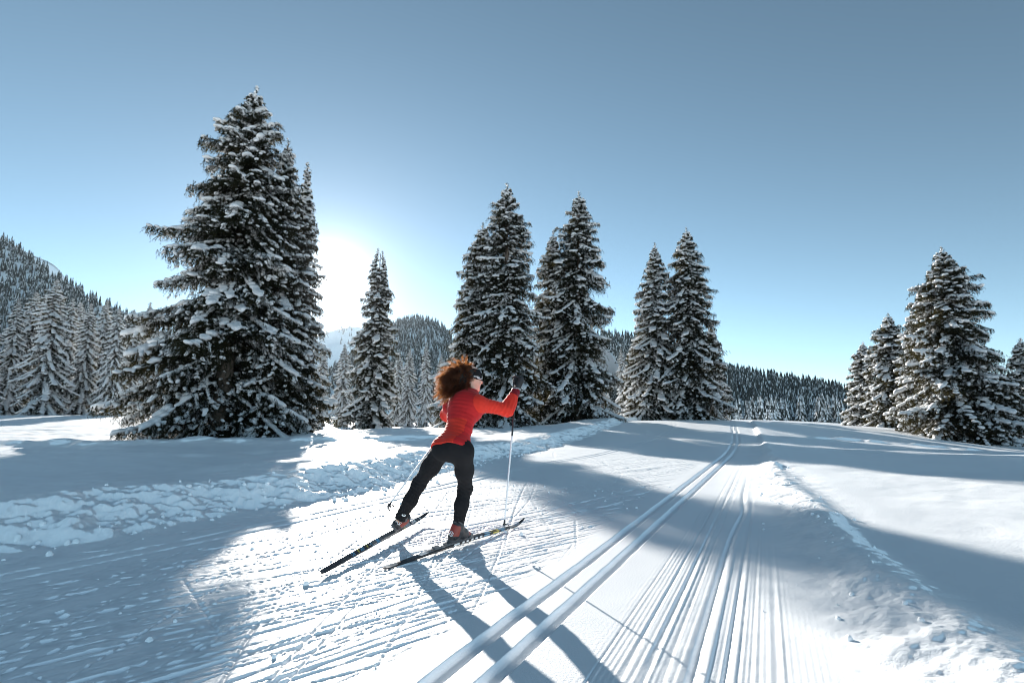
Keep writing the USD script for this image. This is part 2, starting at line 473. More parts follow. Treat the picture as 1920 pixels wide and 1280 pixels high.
def scratches(x, y, z, info):
    "marks of skating skis and pole baskets left of the track"
    sel = np.where((np.hypot(x, y) < 17) & (y > .5) & (info['left'] > .05))[0]
    X, Y = x[sel], y[sel]
    L = info['left'][sel]
    dz = np.zeros(len(sel))
    r = np.random.default_rng(5)
    keep = sstep(-np.abs(info['p2'][sel]), -.35, -.2)
    order = np.argsort(Y)
    Ys = Y[order]
    for i in range(820):
        cy = r.uniform(1.0, 16) if i % 3 else r.uniform(1.0, 7)
        cx = float(track_x(np.array(cy))) - r.uniform(.2, 5.2)
        k = r.random()
        ang = math.radians(r.normal(49, 7) if k < .80 else r.normal(3, 6) if k < .9 else r.uniform(-90, 90))
        ln, w, dp = r.uniform(.5, 3.0), r.uniform(.0045, .009) * (1 + cy * .05), r.uniform(.003, .009)
        if k > .9:
            ln *= .4
        a, b = np.searchsorted(Ys, [cy - ln - .1, cy + ln + .1])
        ids = order[a:b]
        ids = ids[np.abs(X[ids] - cx) < ln + .1]
        if not len(ids):
            continue
        ux, uy = math.sin(ang), math.cos(ang)
        s = (X[ids] - cx) * ux + (Y[ids] - cy) * uy
        bend = r.normal(0, .018)
        d = (X[ids] - cx) * uy - (Y[ids] - cy) * ux - bend * s * s
        end = 1 - sstep(np.abs(s), ln * .75, ln)
        side = 1 if r.random() < .5 else -1
        dz[ids] += end * dp * (-np.exp(-(d / w) ** 2) + .3 * np.exp(-((d - side * w * 1.8) / (w * .9)) ** 2))
    for i in range(150):
        cy = r.uniform(1.2, 12)
        cx = float(track_x(np.array(cy))) - r.uniform(.3, 4.5)
        m = (np.abs(X - cx) < .12) & (np.abs(Y - cy) < .12)
        d2 = ((X[m] - cx) ** 2 + (Y[m] - cy) ** 2)
        dz[m] += -.012 * np.exp(-d2 / .0004) + .006 * np.exp(-d2 / .003) * np.sin(40 * (X[m] + Y[m]))
    z[sel] += dz * L * (1 - .8 * keep)


def build_ground():
    front = np.linspace(-1.02, 1.02, 1000)
    rest = np.linspace(1.02, 2 * np.pi - 1.02, 60)[1:-1]
    th = np.concatenate([front, rest])
    rr = np.concatenate([[.25, .5, .8], np.geomspace(1.0, 55, 940), np.geomspace(56.5, 6000, 75)])
    T, R = np.meshgrid(th, rr)
    x, y = (R * np.sin(T)).ravel(), (R * np.cos(T)).ravel()
    xc, yc = np.append(x, 0.0), np.append(y, 0.0)
    z = ground_base(xc, yc)
    m = np.hypot(xc, yc) < 110
    dz, info = relief(xc[m], yc[m])
    zz = z[m] + dz
    scratches(xc[m], yc[m], zz, info)
    z[m] = zz
    v = np.stack([xc, yc, z], 1)
    nt, nr = len(th), len(rr)
    i, j = np.meshgrid(np.arange(nr - 1), np.arange(nt), indexing='ij')
    a, b = i * nt + j, i * nt + (j + 1) % nt
    f = np.stack([a, b, b + nt, a + nt], -1).reshape(-1, 4)
    tri = np.vstack([f[:, [0, 2, 1]], f[:, [0, 3, 2]]])
    k = np.arange(nt)
    cap = np.stack([np.full(nt, len(v) - 1), (k + 1) % nt, k], 1)
    tri = np.vstack([tri, cap])
    n = smooth_normals(v, tri)
    if n[:, 2].mean() < 0:
        tri, n = tri[:, ::-1], -n
    c = v[tri].mean(1)
    wl, wr = (bank_x(c[:, 1]) - c[:, 0]) * CT, (c[:, 0] - ridge_x(c[:, 1])) * CT
    ahead = (c[:, 1] > -4) & (c[:, 1] < 55) & (np.abs(c[:, 0]) < 60)
    trail = ahead & (wl < 0) & (wr < -.35)
    bank = ahead & (wl >= 0) & (wl < 1.7) & (c[:, 1] < 45)
    ridge = ahead & (wr >= -.35) & (wr < .4) & (c[:, 1] < 14)
    field = ~(trail | bank | ridge)
    for name, mask, mt, lab in (('ski_trail', trail, snow_trail, 'groomed snow trail with two pairs of set tracks and skating marks'),
                                ('snow_bank', bank, snow_soft, 'lumpy ploughed snow bank along the shaded edge of the trail'),
                                ('snow_ridge', ridge, snow_soft, 'crumbly ridge of pushed up snow between trail and open field'),
                                ('snow_field', field, snow_soft, 'open untracked snow field around the trail')):
        tag(sub_mesh(name, v, tri, n, mask, mt, None), lab, None, None, 'structure')
    return v[:nt * nr].reshape(nr, nt, 3), th, rr


GRID, TH, RR = build_ground()
_gt = cKDTree(GRID[(RR > .9) & (RR < 150)].reshape(-1, 3)[:, :2])
_gz = GRID[(RR > .9) & (RR < 150)].reshape(-1, 3)[:, 2]


def ground_z(x, y):
    return float(_gz[_gt.query([x, y])[1]])


# crumbs of snow thrown from the bank and the skis
def crumbs():
    parts = []
    r = np.random.default_rng(8)
    base = trimesh.creation.icosphere(1, 1.0)
    for i in range(520):
        if i < 330:
            y = r.uniform(2.5, 16)
            w = r.normal(.05, .22) if i % 2 else r.uniform(-.1, 1.2)
            x, s = float(bank_x(np.array(y))) - w / CT, min(abs(r.normal(.010, .010)) + .004, .032)
        elif i < 410:
            y = r.uniform(2.6, 10)
            x, s = float(ridge_x(np.array(y))) + r.normal(-.1, .22), min(abs(r.normal(.006, .006)) + .003, .018)
        else:
            y = r.uniform(2, 9)
            x, s = float(track_x(np.array(y))) - r.uniform(.2, 3.5), abs(r.normal(.005, .005)) + .003
        s = min(s, .055)
        v = base.vertices * (1 + .5 * (meshkit.noise(base.vertices * 1.7 + i) - .5)[:, None]) * s * r.uniform(.7, 1.25, 3)
        parts.append((v + [x, y, ground_z(x, y) + s * .35], base.faces))
    return join(parts)


tag(obj('snow_crumbs', crumbs(), snow_soft, None, True), 'loose crumbs of snow scattered along bank, ridge and trail', None, None, 'stuff')

# ------------------------------------------------------------------ spruce boughs
def blades(p0, p1, n, length, width, r, spread=1.0):
    "n needle tufts along the twig p0-p1: thin pointed triangles"
    ax = p1 - p0
    L = np.linalg.norm(ax)
    ax = ax / max(L, 1e-9)
    t = (np.arange(n) + r.random(n)) / n
    base = p0 + t[:, None] * (p1 - p0)
    rd = r.normal(size=(n, 3))
    rd[:, 2] -= .25
    rd -= (rd @ ax)[:, None] * ax
    rd /= np.maximum(np.linalg.norm(rd, axis=1, keepdims=True), 1e-9)
    d = ax * .75 + rd * spread * .75
    d /= np.linalg.norm(d, axis=1, keepdims=True)
    side = np.cross(d, r.normal(size=(n, 3)))
    side /= np.maximum(np.linalg.norm(side, axis=1, keepdims=True), 1e-9)
    ln = length * r.uniform(.6, 1.3, n)[:, None]
    a, b, c = base - side * width * .5, base + side * width * .5, base + d * ln
    v = np.stack([a, b, c], 1).reshape(-1, 3)
    return v, np.arange(3 * n).reshape(-1, 3)


def make_bough(L, seed, detail=1.0, cushion=0.0, snow=1.0, droop=.28, cell=None):
    r = np.random.default_rng(seed)
    s = np.linspace(0, 1, 9)
    yaw = r.normal(0, .1)
    main = np.stack([s * L, yaw * L * s ** 2, -droop * L * s ** 1.7 + .14 * L * s ** 4], 1)
    P = lambda t: np.array([np.interp(t, s, main[:, k]) for k in range(3)])
    parts, segs = [tube(main, .012 + .012 * L * (1 - s) ** .8, 4, False)], []
    step = .11 / detail if L > 1 else .075 / detail
    nt = max(5, int(L * .92 / step))
    tw = lambda a, b, n, w=.022: parts.append(blades(a, b, max(2, n), .085 / detail ** .5, w / detail ** .7, r))
    for i in range(nt):
        t = .06 + .94 * (i + r.random() * .6) / nt
        for sd in (-1, 1):
            ln = (.40 * L * min(1, .35 + t / .3) * (1 - t) ** .75 + .10 * L ** .5) * r.uniform(.55, 1.15)
            a = P(t)
            tang = unit(P(min(t + .03, 1)) - P(t - .03))
            ang = math.radians(r.uniform(38, 66))
            d = tang * math.cos(ang) + np.array([0, sd * math.sin(ang), 0]) + np.array([0, 0, r.uniform(-.85, -.02)])
            d = unit(d)
            mid = a + d * ln * .5
            end = a + d * ln + np.array([0, 0, -.22 * ln])
            dens = 44 * detail
            tw(a, mid, int(ln * .5 * dens))
            tw(mid, end, int(ln * .5 * dens) + 2)
            segs.append((a, mid, end, ln))
            if ln > .34:
                for q in (.35, .6, .82):
                    if r.random() < .85:
                        b0 = a + (end - a) * q
                        s2 = r.choice([-1, 1])
                        d2 = unit(d + s2 * np.cross(d, [0, 0, 1]) * .9 + [0, 0, -.45 - .5 * r.random()])
                        e2 = b0 + d2 * ln * r.uniform(.3, .5)
                        tw(b0, e2, int(np.linalg.norm(e2 - b0) * dens))
                        segs.append((b0, (b0 + e2) / 2, e2, ln * .4))
    for i in range(int(34 * L * detail)):  # hanging twigs under the stem
        a = P(r.uniform(.1, .98)) + [0, r.normal(0, .10 * L), 0]
        e = a + np.array([r.normal(.05, .06), r.normal(0, .09), -r.uniform(.14, .46)]) * min(1, L)
        tw(a, e, int(15 * detail))
    foliage = join(parts)
    # snow: smooth pads that grow together
    balls = []
    for k in range(int(9 * L * snow) + 3):
        t = r.uniform(.12, 1.0)
        if r.random() < .75:
            c = P(t)
            rad = r.uniform(.055, .12) * (.6 + .4 * L ** .5)
            balls.append((c + [0, r.normal(0, .02), rad * .35], rad * 1.25, rad * .6))
    for a, m, e, ln in segs:
        if r.random() < .33 * snow:
            q0, q1 = sorted(r.uniform(.1, 1.05, 2))
            for q in np.arange(q0, q1 + .01, .09 / max(ln, .15)):
                c = a + (m - a) * q * 2 if q < .5 else m + (e - m) * (q - .5) * 2
                rad = r.uniform(.04, .105) * (1 - .25 * q)
                balls.append((c + [0, 0, rad * .4], rad * 1.15, rad * .62))
    if cushion:  # a few thick separate pads along the bough
        t = r.uniform(.3, .5)
        while t < 1.0:
            span = r.uniform(.08, .2)
            rad = r.uniform(.10, .17) * (.5 + .3 * L ** .5)
            y0 = r.normal(0, .03 * L)
            for q in np.arange(t, min(t + span, 1.02), .035):
                balls.append((P(q) + [0, y0 + r.normal(0, rad * .45), rad * .3], rad * r.uniform(.7, 1.1), rad * r.uniform(.5, .75)))
            t += span + r.uniform(.03, .1)
    B = np.array([(*c, a, b) for c, a, b in balls])
    cell = cell or (.024 + .006 * L)
    lo, hi = B[:, :3].min(0) - B[:, 3:4].max() - cell, B[:, :3].max(0) + B[:, 3:4].max() + cell
    n = np.ceil((hi - lo) / cell).astype(int) + 1
    S = np.full(n, 1.0)
    for x, y, z, a, b in B:
        i0 = np.maximum(np.floor(([x, y, z] - lo - np.array([a, a, b]) * 1.6) / cell).astype(int), 0)
        i1 = np.minimum(np.ceil(([x, y, z] - lo + np.array([a, a, b]) * 1.6) / cell).astype(int) + 1, n)
        g = np.meshgrid(*[lo[k] + np.arange(i0[k], i1[k]) * cell for k in range(3)], indexing='ij')
        d = np.sqrt(((g[0] - x) / a) ** 2 + ((g[1] - y) / a) ** 2 + ((g[2] - z) / (b if True else b)) ** 2) - 1
        d *= min(a, b)
        sl = tuple(slice(i0[k], i1[k]) for k in range(3))
        S[sl] = smin(S[sl], d, .03)
    grid = S

    def fn(G):
        out = np.full(G.shape[:3], 1.0)
        out[1:1 + n[0], 1:1 + n[1], 1:1 + n[2]] = grid[:out.shape[0] - 1, :out.shape[1] - 1, :out.shape[2] - 1]
        return out
    sv, sf = surface_net(fn, lo, lo + (n - 1) * cell - 1e-6, cell)
    return foliage, (sv, sf)


CLASS = UsdGeom.Scope.Define(stage, '/World/Looks/kinds')
BOUGHS = {}


def bough_class(size, k, **kw):
    fol, sn = make_bough(size, int(size * 1000) + k, **kw)
    path = f'/World/Looks/kinds/bough_{int(size * 100)}_{k}'
    p = stage.CreateClassPrim(path)
    usdkit.mesh(stage, path + '/foliage', fol, needle, False)
    tag(usdkit.mesh(stage, path + '/snow', sn, snow_bough, True).GetPrim(), kind='stuff')
    BOUGHS.setdefault(size, []).append(path)


for size, count in ((4.2, 4), (2.8, 5), (1.8, 5), (1.1, 4), (.6, 3), (.35, 3)):
    for k in range(count):
        bough_class(size, k, cushion=(1.0 if k == 0 and size > 1.5 else 0.0), droop=(.34, .44, .38, .50, .30)[k], snow=(.95, .35, 1.1, .45, .7)[k])
SIZES = sorted(BOUGHS)


def rot_z(a):
    c, s = math.cos(a), math.sin(a)
    return np.array([[c, -s, 0], [s, c, 0], [0, 0, 1.0]])


def rot_y(a):
    c, s = math.cos(a), math.sin(a)
    return np.array([[c, 0, s], [0, 1, 0], [-s, 0, c]])


def rot_x(a):
    c, s = math.cos(a), math.sin(a)
    return np.array([[1, 0, 0], [0, c, -s], [0, s, c]])


def crown_plan(H, Rm, seed, n, t0=.04, power=.8, bare=None):
    "(height, azimuth, length, pitch) of every bough"
    r = np.random.default_rng(seed)
    out = []
    az = r.uniform(0, 6.28)
    for i in range(n):
        u = (i + .5) / n
        t = t0 + (1 - t0) * (1 - (1 - u) ** 1.25) * .965   # closer together towards the top
        az += 2.399 + r.normal(0, .25)
        ln = 1.22 * Rm * (1 - t) ** power * r.uniform(.66, 1.12) * min(1, .16 + (1 - t) * 6) + .006 * H
        if t < .14:
            ln *= .80 + .2 * t / .14
        pitch = math.radians(np.interp(t, [0, .25, .6, .85, 1], [-19, -14, -6, 6, 28]) + r.normal(0, 8))
        if bare and t * H < bare[0] and abs((az - bare[1] + math.pi) % (2 * math.pi) - math.pi) < bare[2]:
            continue
        out.append((t * H, az, ln, pitch))
    return out


def trunk_mesh(H, r0, lean, seed):
    z = np.linspace(-.3, H * .97, 16)
    w = np.clip(z / H, 0, 1)
    pts = np.stack([lean[0] * w, lean[1] * w, z], 1)
    rad = r0 * (1 - w) ** .9 + .015 + r0 * .35 * np.exp(-np.maximum(z, 0) / .35)
    v, f = tube(pts, rad, 14)
    v = v + (meshkit.noise(v * [6, 6, 1.2] + seed) - .5)[:, None] * r0 * .25 * np.array([1, 1, 0])
    return v, f


def lean_xy(b, t, D, base):
    top = at(t[0], t[1], D)
    return top - base


def near_tree(bx, by, D, tx, ty, hw, label, seed):
    base = at(bx, by, D)
    base[2] = ground_z(base[0], base[1]) - .05
    top = at(tx, ty, D)
    H = top[2] - base[2]
    lean = (top[0] - base[0], 0.0)
    Rm = hw * D / 1000
    t = thing('spruce_tree', label, 'spruce', base, 'snow laden spruces beside the trail')
    r0 = .022 * H if seed == 1 else .016 * H
    obj('trunk', trunk_mesh(H, r0, lean, seed), bark, t, True)
    n = {1: 290, 2: 230, 16: 270}.get(seed, int(np.clip(120 + 10 * H, 130, 240)))
    bare = {1: (5.2, math.radians(-62), .8), 8: (2.8, math.radians(-97), .7), 2: (3.0, math.radians(-65), .7)}.get(seed)
    r = np.random.default_rng(seed + 50)
    bias = math.radians(r.normal(0, 4))
    pick = (1, 3, 4, 1, 3, 0, 2) if seed in (2, 3, 5, 7, 8, 10, 16) else (0, 2, 4, 0) if seed in (9, 11, 12, 13, 15, 17) else (0, 1, 2, 3, 4)
    power = {1: .66, 16: .62, 4: .72, 9: .66, 10: .56, 2: .70, 3: .93}.get(seed, .56)
    tops = [(0, 0, H)]
    plan = crown_plan(H, Rm, seed * 7 + 1, n, .03 if seed != 1 else .05, power, bare)
    for z, az, ln, pitch in plan:
        size = min(SIZES, key=lambda s: abs(math.log(s / ln)))
        nk = len(BOUGHS[size])
        kind = r.choice(pick)
        cls = BOUGHS[size][kind % nk]
        off = np.array([lean[0] * z / H, lean[1] * z / H, z])
        if seed == 4 and z > .86 * H:  # the fork
            off[0] += (.16 if math.cos(az) > 0 else -.22)
            if math.cos(az) > 0: off[2] -= .25
        if r.random() < .07 and z < .8 * H:
            continue
        R = rot_z(az) @ rot_y(-pitch - bias) @ rot_x(r.normal(0, .22))
        s = np.clip(ln / size, .55, 1.6)
        R = R @ np.diag([1, 1.0 + .25 * r.random(), 1.05])
        x = UsdGeom.Xform.Define(stage, numbered(path_of(t), 'bough'))
        set_matrix(x.GetPrim(), mat4(R, off, s))
        x.GetPrim().GetReferences().AddInternalReference(cls)
        x.GetPrim().SetInstanceable(True)
    # the leader: a short upright shoot with its tufts and a cap of snow
    rr_ = np.random.default_rng(seed + 99)
    for dx, dz in ([(0, 0)] if seed != 4 else [(.16, -.25), (-.22, 0)]):
        a = np.array([lean[0] * .95 + dx, 0, H * .955 + dz])
        e = np.array([lean[0] + dx, 0, H + dz])
        fol = [tube(np.stack([a, (a + e) / 2, e]), [.03, .02, .01], 5)]
        for k in range(10):
            q = a + (e - a) * k / 10
            an = k * 2.4
            fol.append(blades(q, q + np.array([math.cos(an), math.sin(an), .9]) * .22 * (1.1 - k / 12), 12, .08, .022, rr_))
        fol.append(blades(a, e, 40, .09, .022, rr_))
        obj('leader', join(fol), needle, t)
        ico = trimesh.creation.icosphere(2, 1.0)
        caps = []
        for k in range(5):
            s = rr_.uniform(.04, .085)
            c = a + (e - a) * (.25 + .19 * k) + rr_.normal(0, .04, 3)
            caps.append((ico.vertices * (1 + .4 * (meshkit.noise(ico.vertices * 2 + k) - .5))[:, None] * s * [1, 1, .9] + c, ico.faces))
        obj('snow_cap', join(caps), snow_bough, t, True)
    return t


for row in TREES:
    near_tree(*row)

# ------------------------------------------------------------------ background spruces: four kinds, placed as copies
LOW = [[make_bough(s, 900 + int(s * 10) + k, detail=.5, snow=2.6, cell=.07 + .008 * s, droop=.5, cushion=0) for k in range(2)] for s in (2.6, 1.3, .7)]


def far_kind(k, H=15.0, Rm=2.7, n=190):
    plan = crown_plan(H, Rm, 300 + k, n, .03, .72)
    r = np.random.default_rng(400 + k)
    fol, sn = [], []
    for z, az, ln, pitch in plan:
        i = int(np.argmin([abs(math.log(s / ln)) for s in (2.6, 1.3, .7)]))
        (fv, ff), (sv, sf) = LOW[i][r.integers(2)]
        s = ln / (2.6, 1.3, .7)[i]
        R = rot_z(az) @ rot_y(-pitch + .12) @ rot_x(r.normal(0, .2)) * s
        fol.append((fv @ R.T + [0, 0, z], ff))
        sn.append((sv @ R.T + [0, 0, z], sf))
    path = f'/World/Looks/kinds/back_spruce_{k}'
    stage.CreateClassPrim(path)
    usdkit.mesh(stage, path + '/trunk', trunk_mesh(H, .2, (0, 0), k), bark, True)
    usdkit.mesh(stage, path + '/crown', join(fol), needle, False)
    tag(usdkit.mesh(stage, path + '/snow', join(sn), snow_bough, True).GetPrim(), kind='stuff')
    return path


KINDS = [far_kind(0), far_kind(1, Rm=2.3, n=180), far_kind(2, Rm=3.1)]
r_back = np.random.default_rng(77)
BACK_LABELS = ['spruce at the far end of the woodland edge, cut by the picture border', 'dark spruce beside the big snowy spruce of the woodland edge', 'spruce half hidden by the big snowy spruce of the woodland edge',
               'big snow covered spruce standing foremost in the woodland edge', 'slim spruce just behind the big snowy spruce of the woodland edge', 'spruce in the middle of the woodland edge under the hill',
               'narrow spruce in the woodland edge between two wider ones', 'spruce of the woodland edge nearest the tallest spruce tip boughs', 'spruce of the woodland edge partly behind the outer boughs of the tallest spruce',
               'spruce hidden behind the lower boughs of the tallest spruce', 'spruce top showing over the big snowy spruce of the woodland edge', 'spruce top showing behind the middle of the woodland edge',
               'spruce seen behind the foot of the fork-topped spruce on its sun side', 'far spruce close beside the fork-topped spruce', 'far spruce with a double neighbour, below the domed hill', 'pointed snowy far spruce centred below the domed hill',
               'far spruce next to the curly hair of the skier', 'far spruce behind the head of the skier', 'far spruce in the gap above the trail between two groups', 'far spruce behind the gap at the ski pole',
               'far spruce behind the slim spruce at the sun', 'far spruce between the broad slope spruce and the picture edge']
for (bx, by, D, ty, wf), lab in zip(BACK, BACK_LABELS):
    base = at(bx, by, D)
    base[2] = ground_z(base[0], base[1]) - .1 if math.hypot(*base[:2]) < 140 else base[2]
    H = at(bx, ty, D)[2] - base[2]
    x = UsdGeom.Xform.Define(stage, numbered('/World', 'background_spruce')).GetPrim()
    s = H / 15.0
    set_matrix(x, mat4(rot_z(r_back.uniform(0, 6.28)) @ np.diag([wf * 1.1, wf * 1.1, 1]), base, s))
    x.GetReferences().AddInternalReference(KINDS[r_back.integers(3)])
    x.SetInstanceable(True)
    tag(x, lab, 'spruce', 'spruces in the middle distance')

# ------------------------------------------------------------------ far hills with their forest
def cone_tree(k, H=14.0, R=2.2, tiers=9, sides=9, cover=.5, name='row_spruce'):
    r = np.random.default_rng(600 + k)
    dk, sn = [], []
    for i in range(tiers):
        t = i / tiers
        z0, z1 = H * (t * .95 + .02), H * min(1, t * .95 + .26)
        rad = R * (1 - t) ** .85 + .08
        th = np.arange(sides * 2) * np.pi / sides + r.uniform(0, 3)
        rr_ = rad * np.where(np.arange(sides * 2) % 2, .55, 1.0) * r.uniform(.8, 1.15, sides * 2)
        ring = np.stack([rr_ * np.cos(th), rr_ * np.sin(th), z0 + r.uniform(-.3, .3, sides * 2) - .25 * rr_], 1)
        v = np.vstack([ring, [[0, 0, z1]]])
        m = sides * 2
        f = np.array([(j, (j + 1) % m, m) for j in range(m)])
        dk.append((v, f))
        inn = ring * [1.0, 1.0, 1] + [0, 0, .2]
        mid = ring * [.35, .35, 0] + np.array([0, 0, 1]) * (z0 + (z1 - z0) * .62 + .12)
        vs = np.vstack([inn, mid])
        on = r.random(m) < cover
        fs = np.array([q for j in range(m) if on[j] for q in ((j, (j + 1) % m, m + j), ((j + 1) % m, m + (j + 1) % m, m + j))])
        if len(fs):
            sn.append((vs, fs))
    path = f'/World/Looks/kinds/{name}_{k}'
    stage.CreateClassPrim(path)
    usdkit.mesh(stage, path + '/crown', join(dk), far_needle, False)
    usdkit.mesh(stage, path + '/snow', join(sn), far_snow, False)
    return path


ROW_KINDS = [cone_tree(k, R=(2.0, 2.4, 1.8)[k]) for k in range(3)]
HILL_KINDS = [cone_tree(k, R=(2.2, 2.6, 1.9)[k], tiers=7, sides=7, cover=.22, name='hill_spruce') for k in range(3)]
hill_snow = snow_mat('hill_snow', .3, .8, (.8, .83, .86))


def hill(name, label, ridge, D, depth, foot=-4.0, seed=0, rough=6.0):
    "ridge: skyline pixels at distance D; the slope runs down towards the viewer over depth metres"
    pts = np.array([at(x, y, D) for x, y in ridge])
    xs = np.linspace(pts[0, 0], pts[-1, 0], 120)
    top = PchipInterpolator(pts[:, 0], pts[:, 2])(xs)
    q = np.concatenate([np.linspace(0, 1, 40), np.linspace(1.05, 2.0, 14)])
    X, Q = np.meshgrid(xs, q)
    prof = np.where(Q <= 1, sstep(Q, -.15, 1.0) * .55 + .45 * Q, 1 - .9 * (Q - 1))
    prof[0] = 0
    Y = D - depth + depth * Q
    w = np.sin(np.clip(Q, 0, 1) * np.pi) ** .7
    n = (FB(np.stack([X / 90, Y / 90, Q * 0], -1), 4, seed) - .5) * rough * w
    Z = foot + (top[None] - foot) * prof + n
    v = np.stack([X, Y, Z], -1)
    nr, nc = X.shape
    i, j = np.meshgrid(np.arange(nr - 1), np.arange(nc - 1), indexing='ij')
    a = i * nc + j
    f = np.stack([a, a + 1, a + nc + 1, a + nc], -1).reshape(-1, 4)
    f = np.vstack([f[:, [0, 1, 2]], f[:, [0, 2, 3]]])
    vv = v.reshape(-1, 3)
    tag(raw_mesh(numbered('/World', name), vv, f, smooth_normals(vv, f), hill_snow), label, None, None, 'structure')
    return v


def scatter(v, n, seed, hmin, hmax, q0=.0, q1=1.08, clear=.0):
    r = np.random.default_rng(seed)
    nr, nc = v.shape[:2]
    qi = r.uniform(q0 * 39, min(q1 * 39, nr - 2), n)
    ci = r.uniform(0, nc - 1.01, n)
    i, j = qi.astype(int), ci.astype(int)
    fi, fj = (qi - i)[:, None], (ci - j)[:, None]
    p = (v[i, j] * (1 - fi) + v[i + 1, j] * fi) * (1 - fj) + (v[i, j + 1] * (1 - fi) + v[i + 1, j + 1] * fi) * fj
    if clear:
        dn = FB(np.stack([p[:, 0] / 60, p[:, 1] / 60, p[:, 2] / 40], -1), 3, seed)
        p = p[dn > clear]
    return p, r.uniform(hmin, hmax, len(p)), r


def forest_stuff(name, label, p, h, r):
    pi = UsdGeom.PointInstancer.Define(stage, numbered('/World', name))
    pi.CreatePrototypesRel()
    for k, c in enumerate(HILL_KINDS):
        x = UsdGeom.Xform.Define(stage, f'{pi.GetPath()}/kinds/spruce_{k}' if k else f'{pi.GetPath()}/kinds/spruce')
        x.GetPrim().GetReferences().AddInternalReference(c)
        pi.GetPrototypesRel().AddTarget(x.GetPath())
    n = len(p)
    pi.CreateProtoIndicesAttr(Vt.IntArray.FromNumpy(r.integers(0, 3, n).astype(np.int32)))
    pi.CreatePositionsAttr(Vt.Vec3fArray.FromNumpy(p.astype(np.float32)))
    s = (h / 14.0)[:, None] * np.stack([r.uniform(.85, 1.2, n)] * 2 + [np.ones(n)], 1)
    pi.CreateScalesAttr(Vt.Vec3fArray.FromNumpy(s.astype(np.float32)))
    a = r.uniform(0, np.pi, n)
    pi.CreateOrientationsAttr(Vt.QuathArray([Gf.Quath(float(math.cos(q)), 0, 0, float(math.sin(q))) for q in a]))
    tag(pi.GetPrim(), label, None, None, 'stuff')


hA = hill('forested_hill', 'steep forested hill above the woodland edge', [(-420, 430), (-200, 415), (-60, 425), (0, 448), (60, 492), (110, 528), (150, 552), (220, 588), (300, 640), (420, 700), (560, 760)], 620, 330, -2, 1, 22)
forest_stuff('hill_forest', 'snowy spruce forest on the steep hill above the woodland edge', *scatter(hA, 8600, 1, 7, 16, 0, 1.06, .25))
hA2 = hill('snowy_summit', 'bare snow summit behind the steep forested hill', [(-200, 440), (0, 450), (60, 478), (100, 496), (150, 560), (260, 640), (400, 720)], 900, 200, -2, 2, 10)
hB = hill('domed_hill', 'domed forested hill behind the far spruces', [(560, 760), (640, 720), (700, 668), (728, 632), (750, 612), (790, 602), (822, 612), (850, 640), (900, 668), (980, 690), (1060, 670), (1150, 652), (1190, 676), (1280, 740), (1340, 780)], 900, 420, -6, 3, 14)
forest_stuff('domed_hill_forest', 'dense spruce forest on the domed hill', *scatter(hB, 7200, 3, 8, 16, .1, 1.03))
hD = hill('far_mountain', 'pale far mountain ridge low beside the sun', [(430, 650), (520, 600), (600, 628), (640, 616), (668, 612), (700, 632), (760, 660), (860, 700), (1000, 760)], 1500, 500, -12, 4, 35)
forest_stuff('mountain_forest', 'thin distant forest on the pale far mountain', *scatter(hD, 900, 4, 9, 14, .1, 1.0, .5))
hC = hill('wooded_ridge', 'long wooded ridge that runs down to the end of the trail', [(1120, 640), (1180, 650), (1260, 672), (1350, 706), (1420, 718), (1480, 732), (1520, 748), (1560, 772), (1640, 790), (1760, 800)], 480, 190, -6, 5, 8)
forest_stuff('ridge_forest', 'spruce forest covering the long wooded ridge', *scatter(hC, 3600, 5, 6, 16, .05, 1.03))

# the front row of the far wood, each spruce by itself
r_row = np.random.default_rng(31)
PLACES = ['under the high end of the wooded ridge', 'under the middle of the wooded ridge', 'where the wooded ridge runs out', 'beyond the crest before the slope group']
for i in range(110):
    px = r_row.uniform(1345, 1605)
    D = r_row.uniform(215, 300)
    hgt = r_row.uniform(9, 14) * (1 if px < 1575 else .9)
    b = at(px, 789, D)
    x = UsdGeom.Xform.Define(stage, numbered('/World', 'far_spruce')).GetPrim()
    set_matrix(x, mat4(rot_z(r_row.uniform(0, 6)) @ np.diag([1.05, 1.05, 1]), [b[0], b[1], b[2] - 1.6], hgt / 14.0))
    x.GetReferences().AddInternalReference(ROW_KINDS[r_row.integers(3)])
    x.SetInstanceable(True)
    tag(x, 'small snow dusted spruce in the far wood ' + PLACES[min(3, int((px - 1345) / 65))], 'spruce', 'far spruces ' + PLACES[min(3, int((px - 1345) / 65))])

# two short posts on the flat before the far spruces
post_mat = plain('dark_post', (.03, .035, .05), .7)
for (px, py), lab in zip(((780, 803), (799, 804)), ('short dark post in the snow nearer the fork-topped spruce', 'short dark post in the snow nearer the curly hair')):
    b = atz(px, py, -.2) if False else at(px, py, 52)
    b[2] = ground_z(b[0], b[1])
    t = thing('trail_post', lab, 'post', b, 'posts before the far spruces')
    obj('post', tube([[0, 0, -.2], [.01, 0, .35], [0, .01, .62]], [.07, .065, .055], 8), post_mat, t, True)
    obj('snow_cap', (trimesh.creation.icosphere(2, .09).vertices * [1, 1, .6] + [0, 0, .63], trimesh.creation.icosphere(2, .09).faces), snow_bough, t, True)

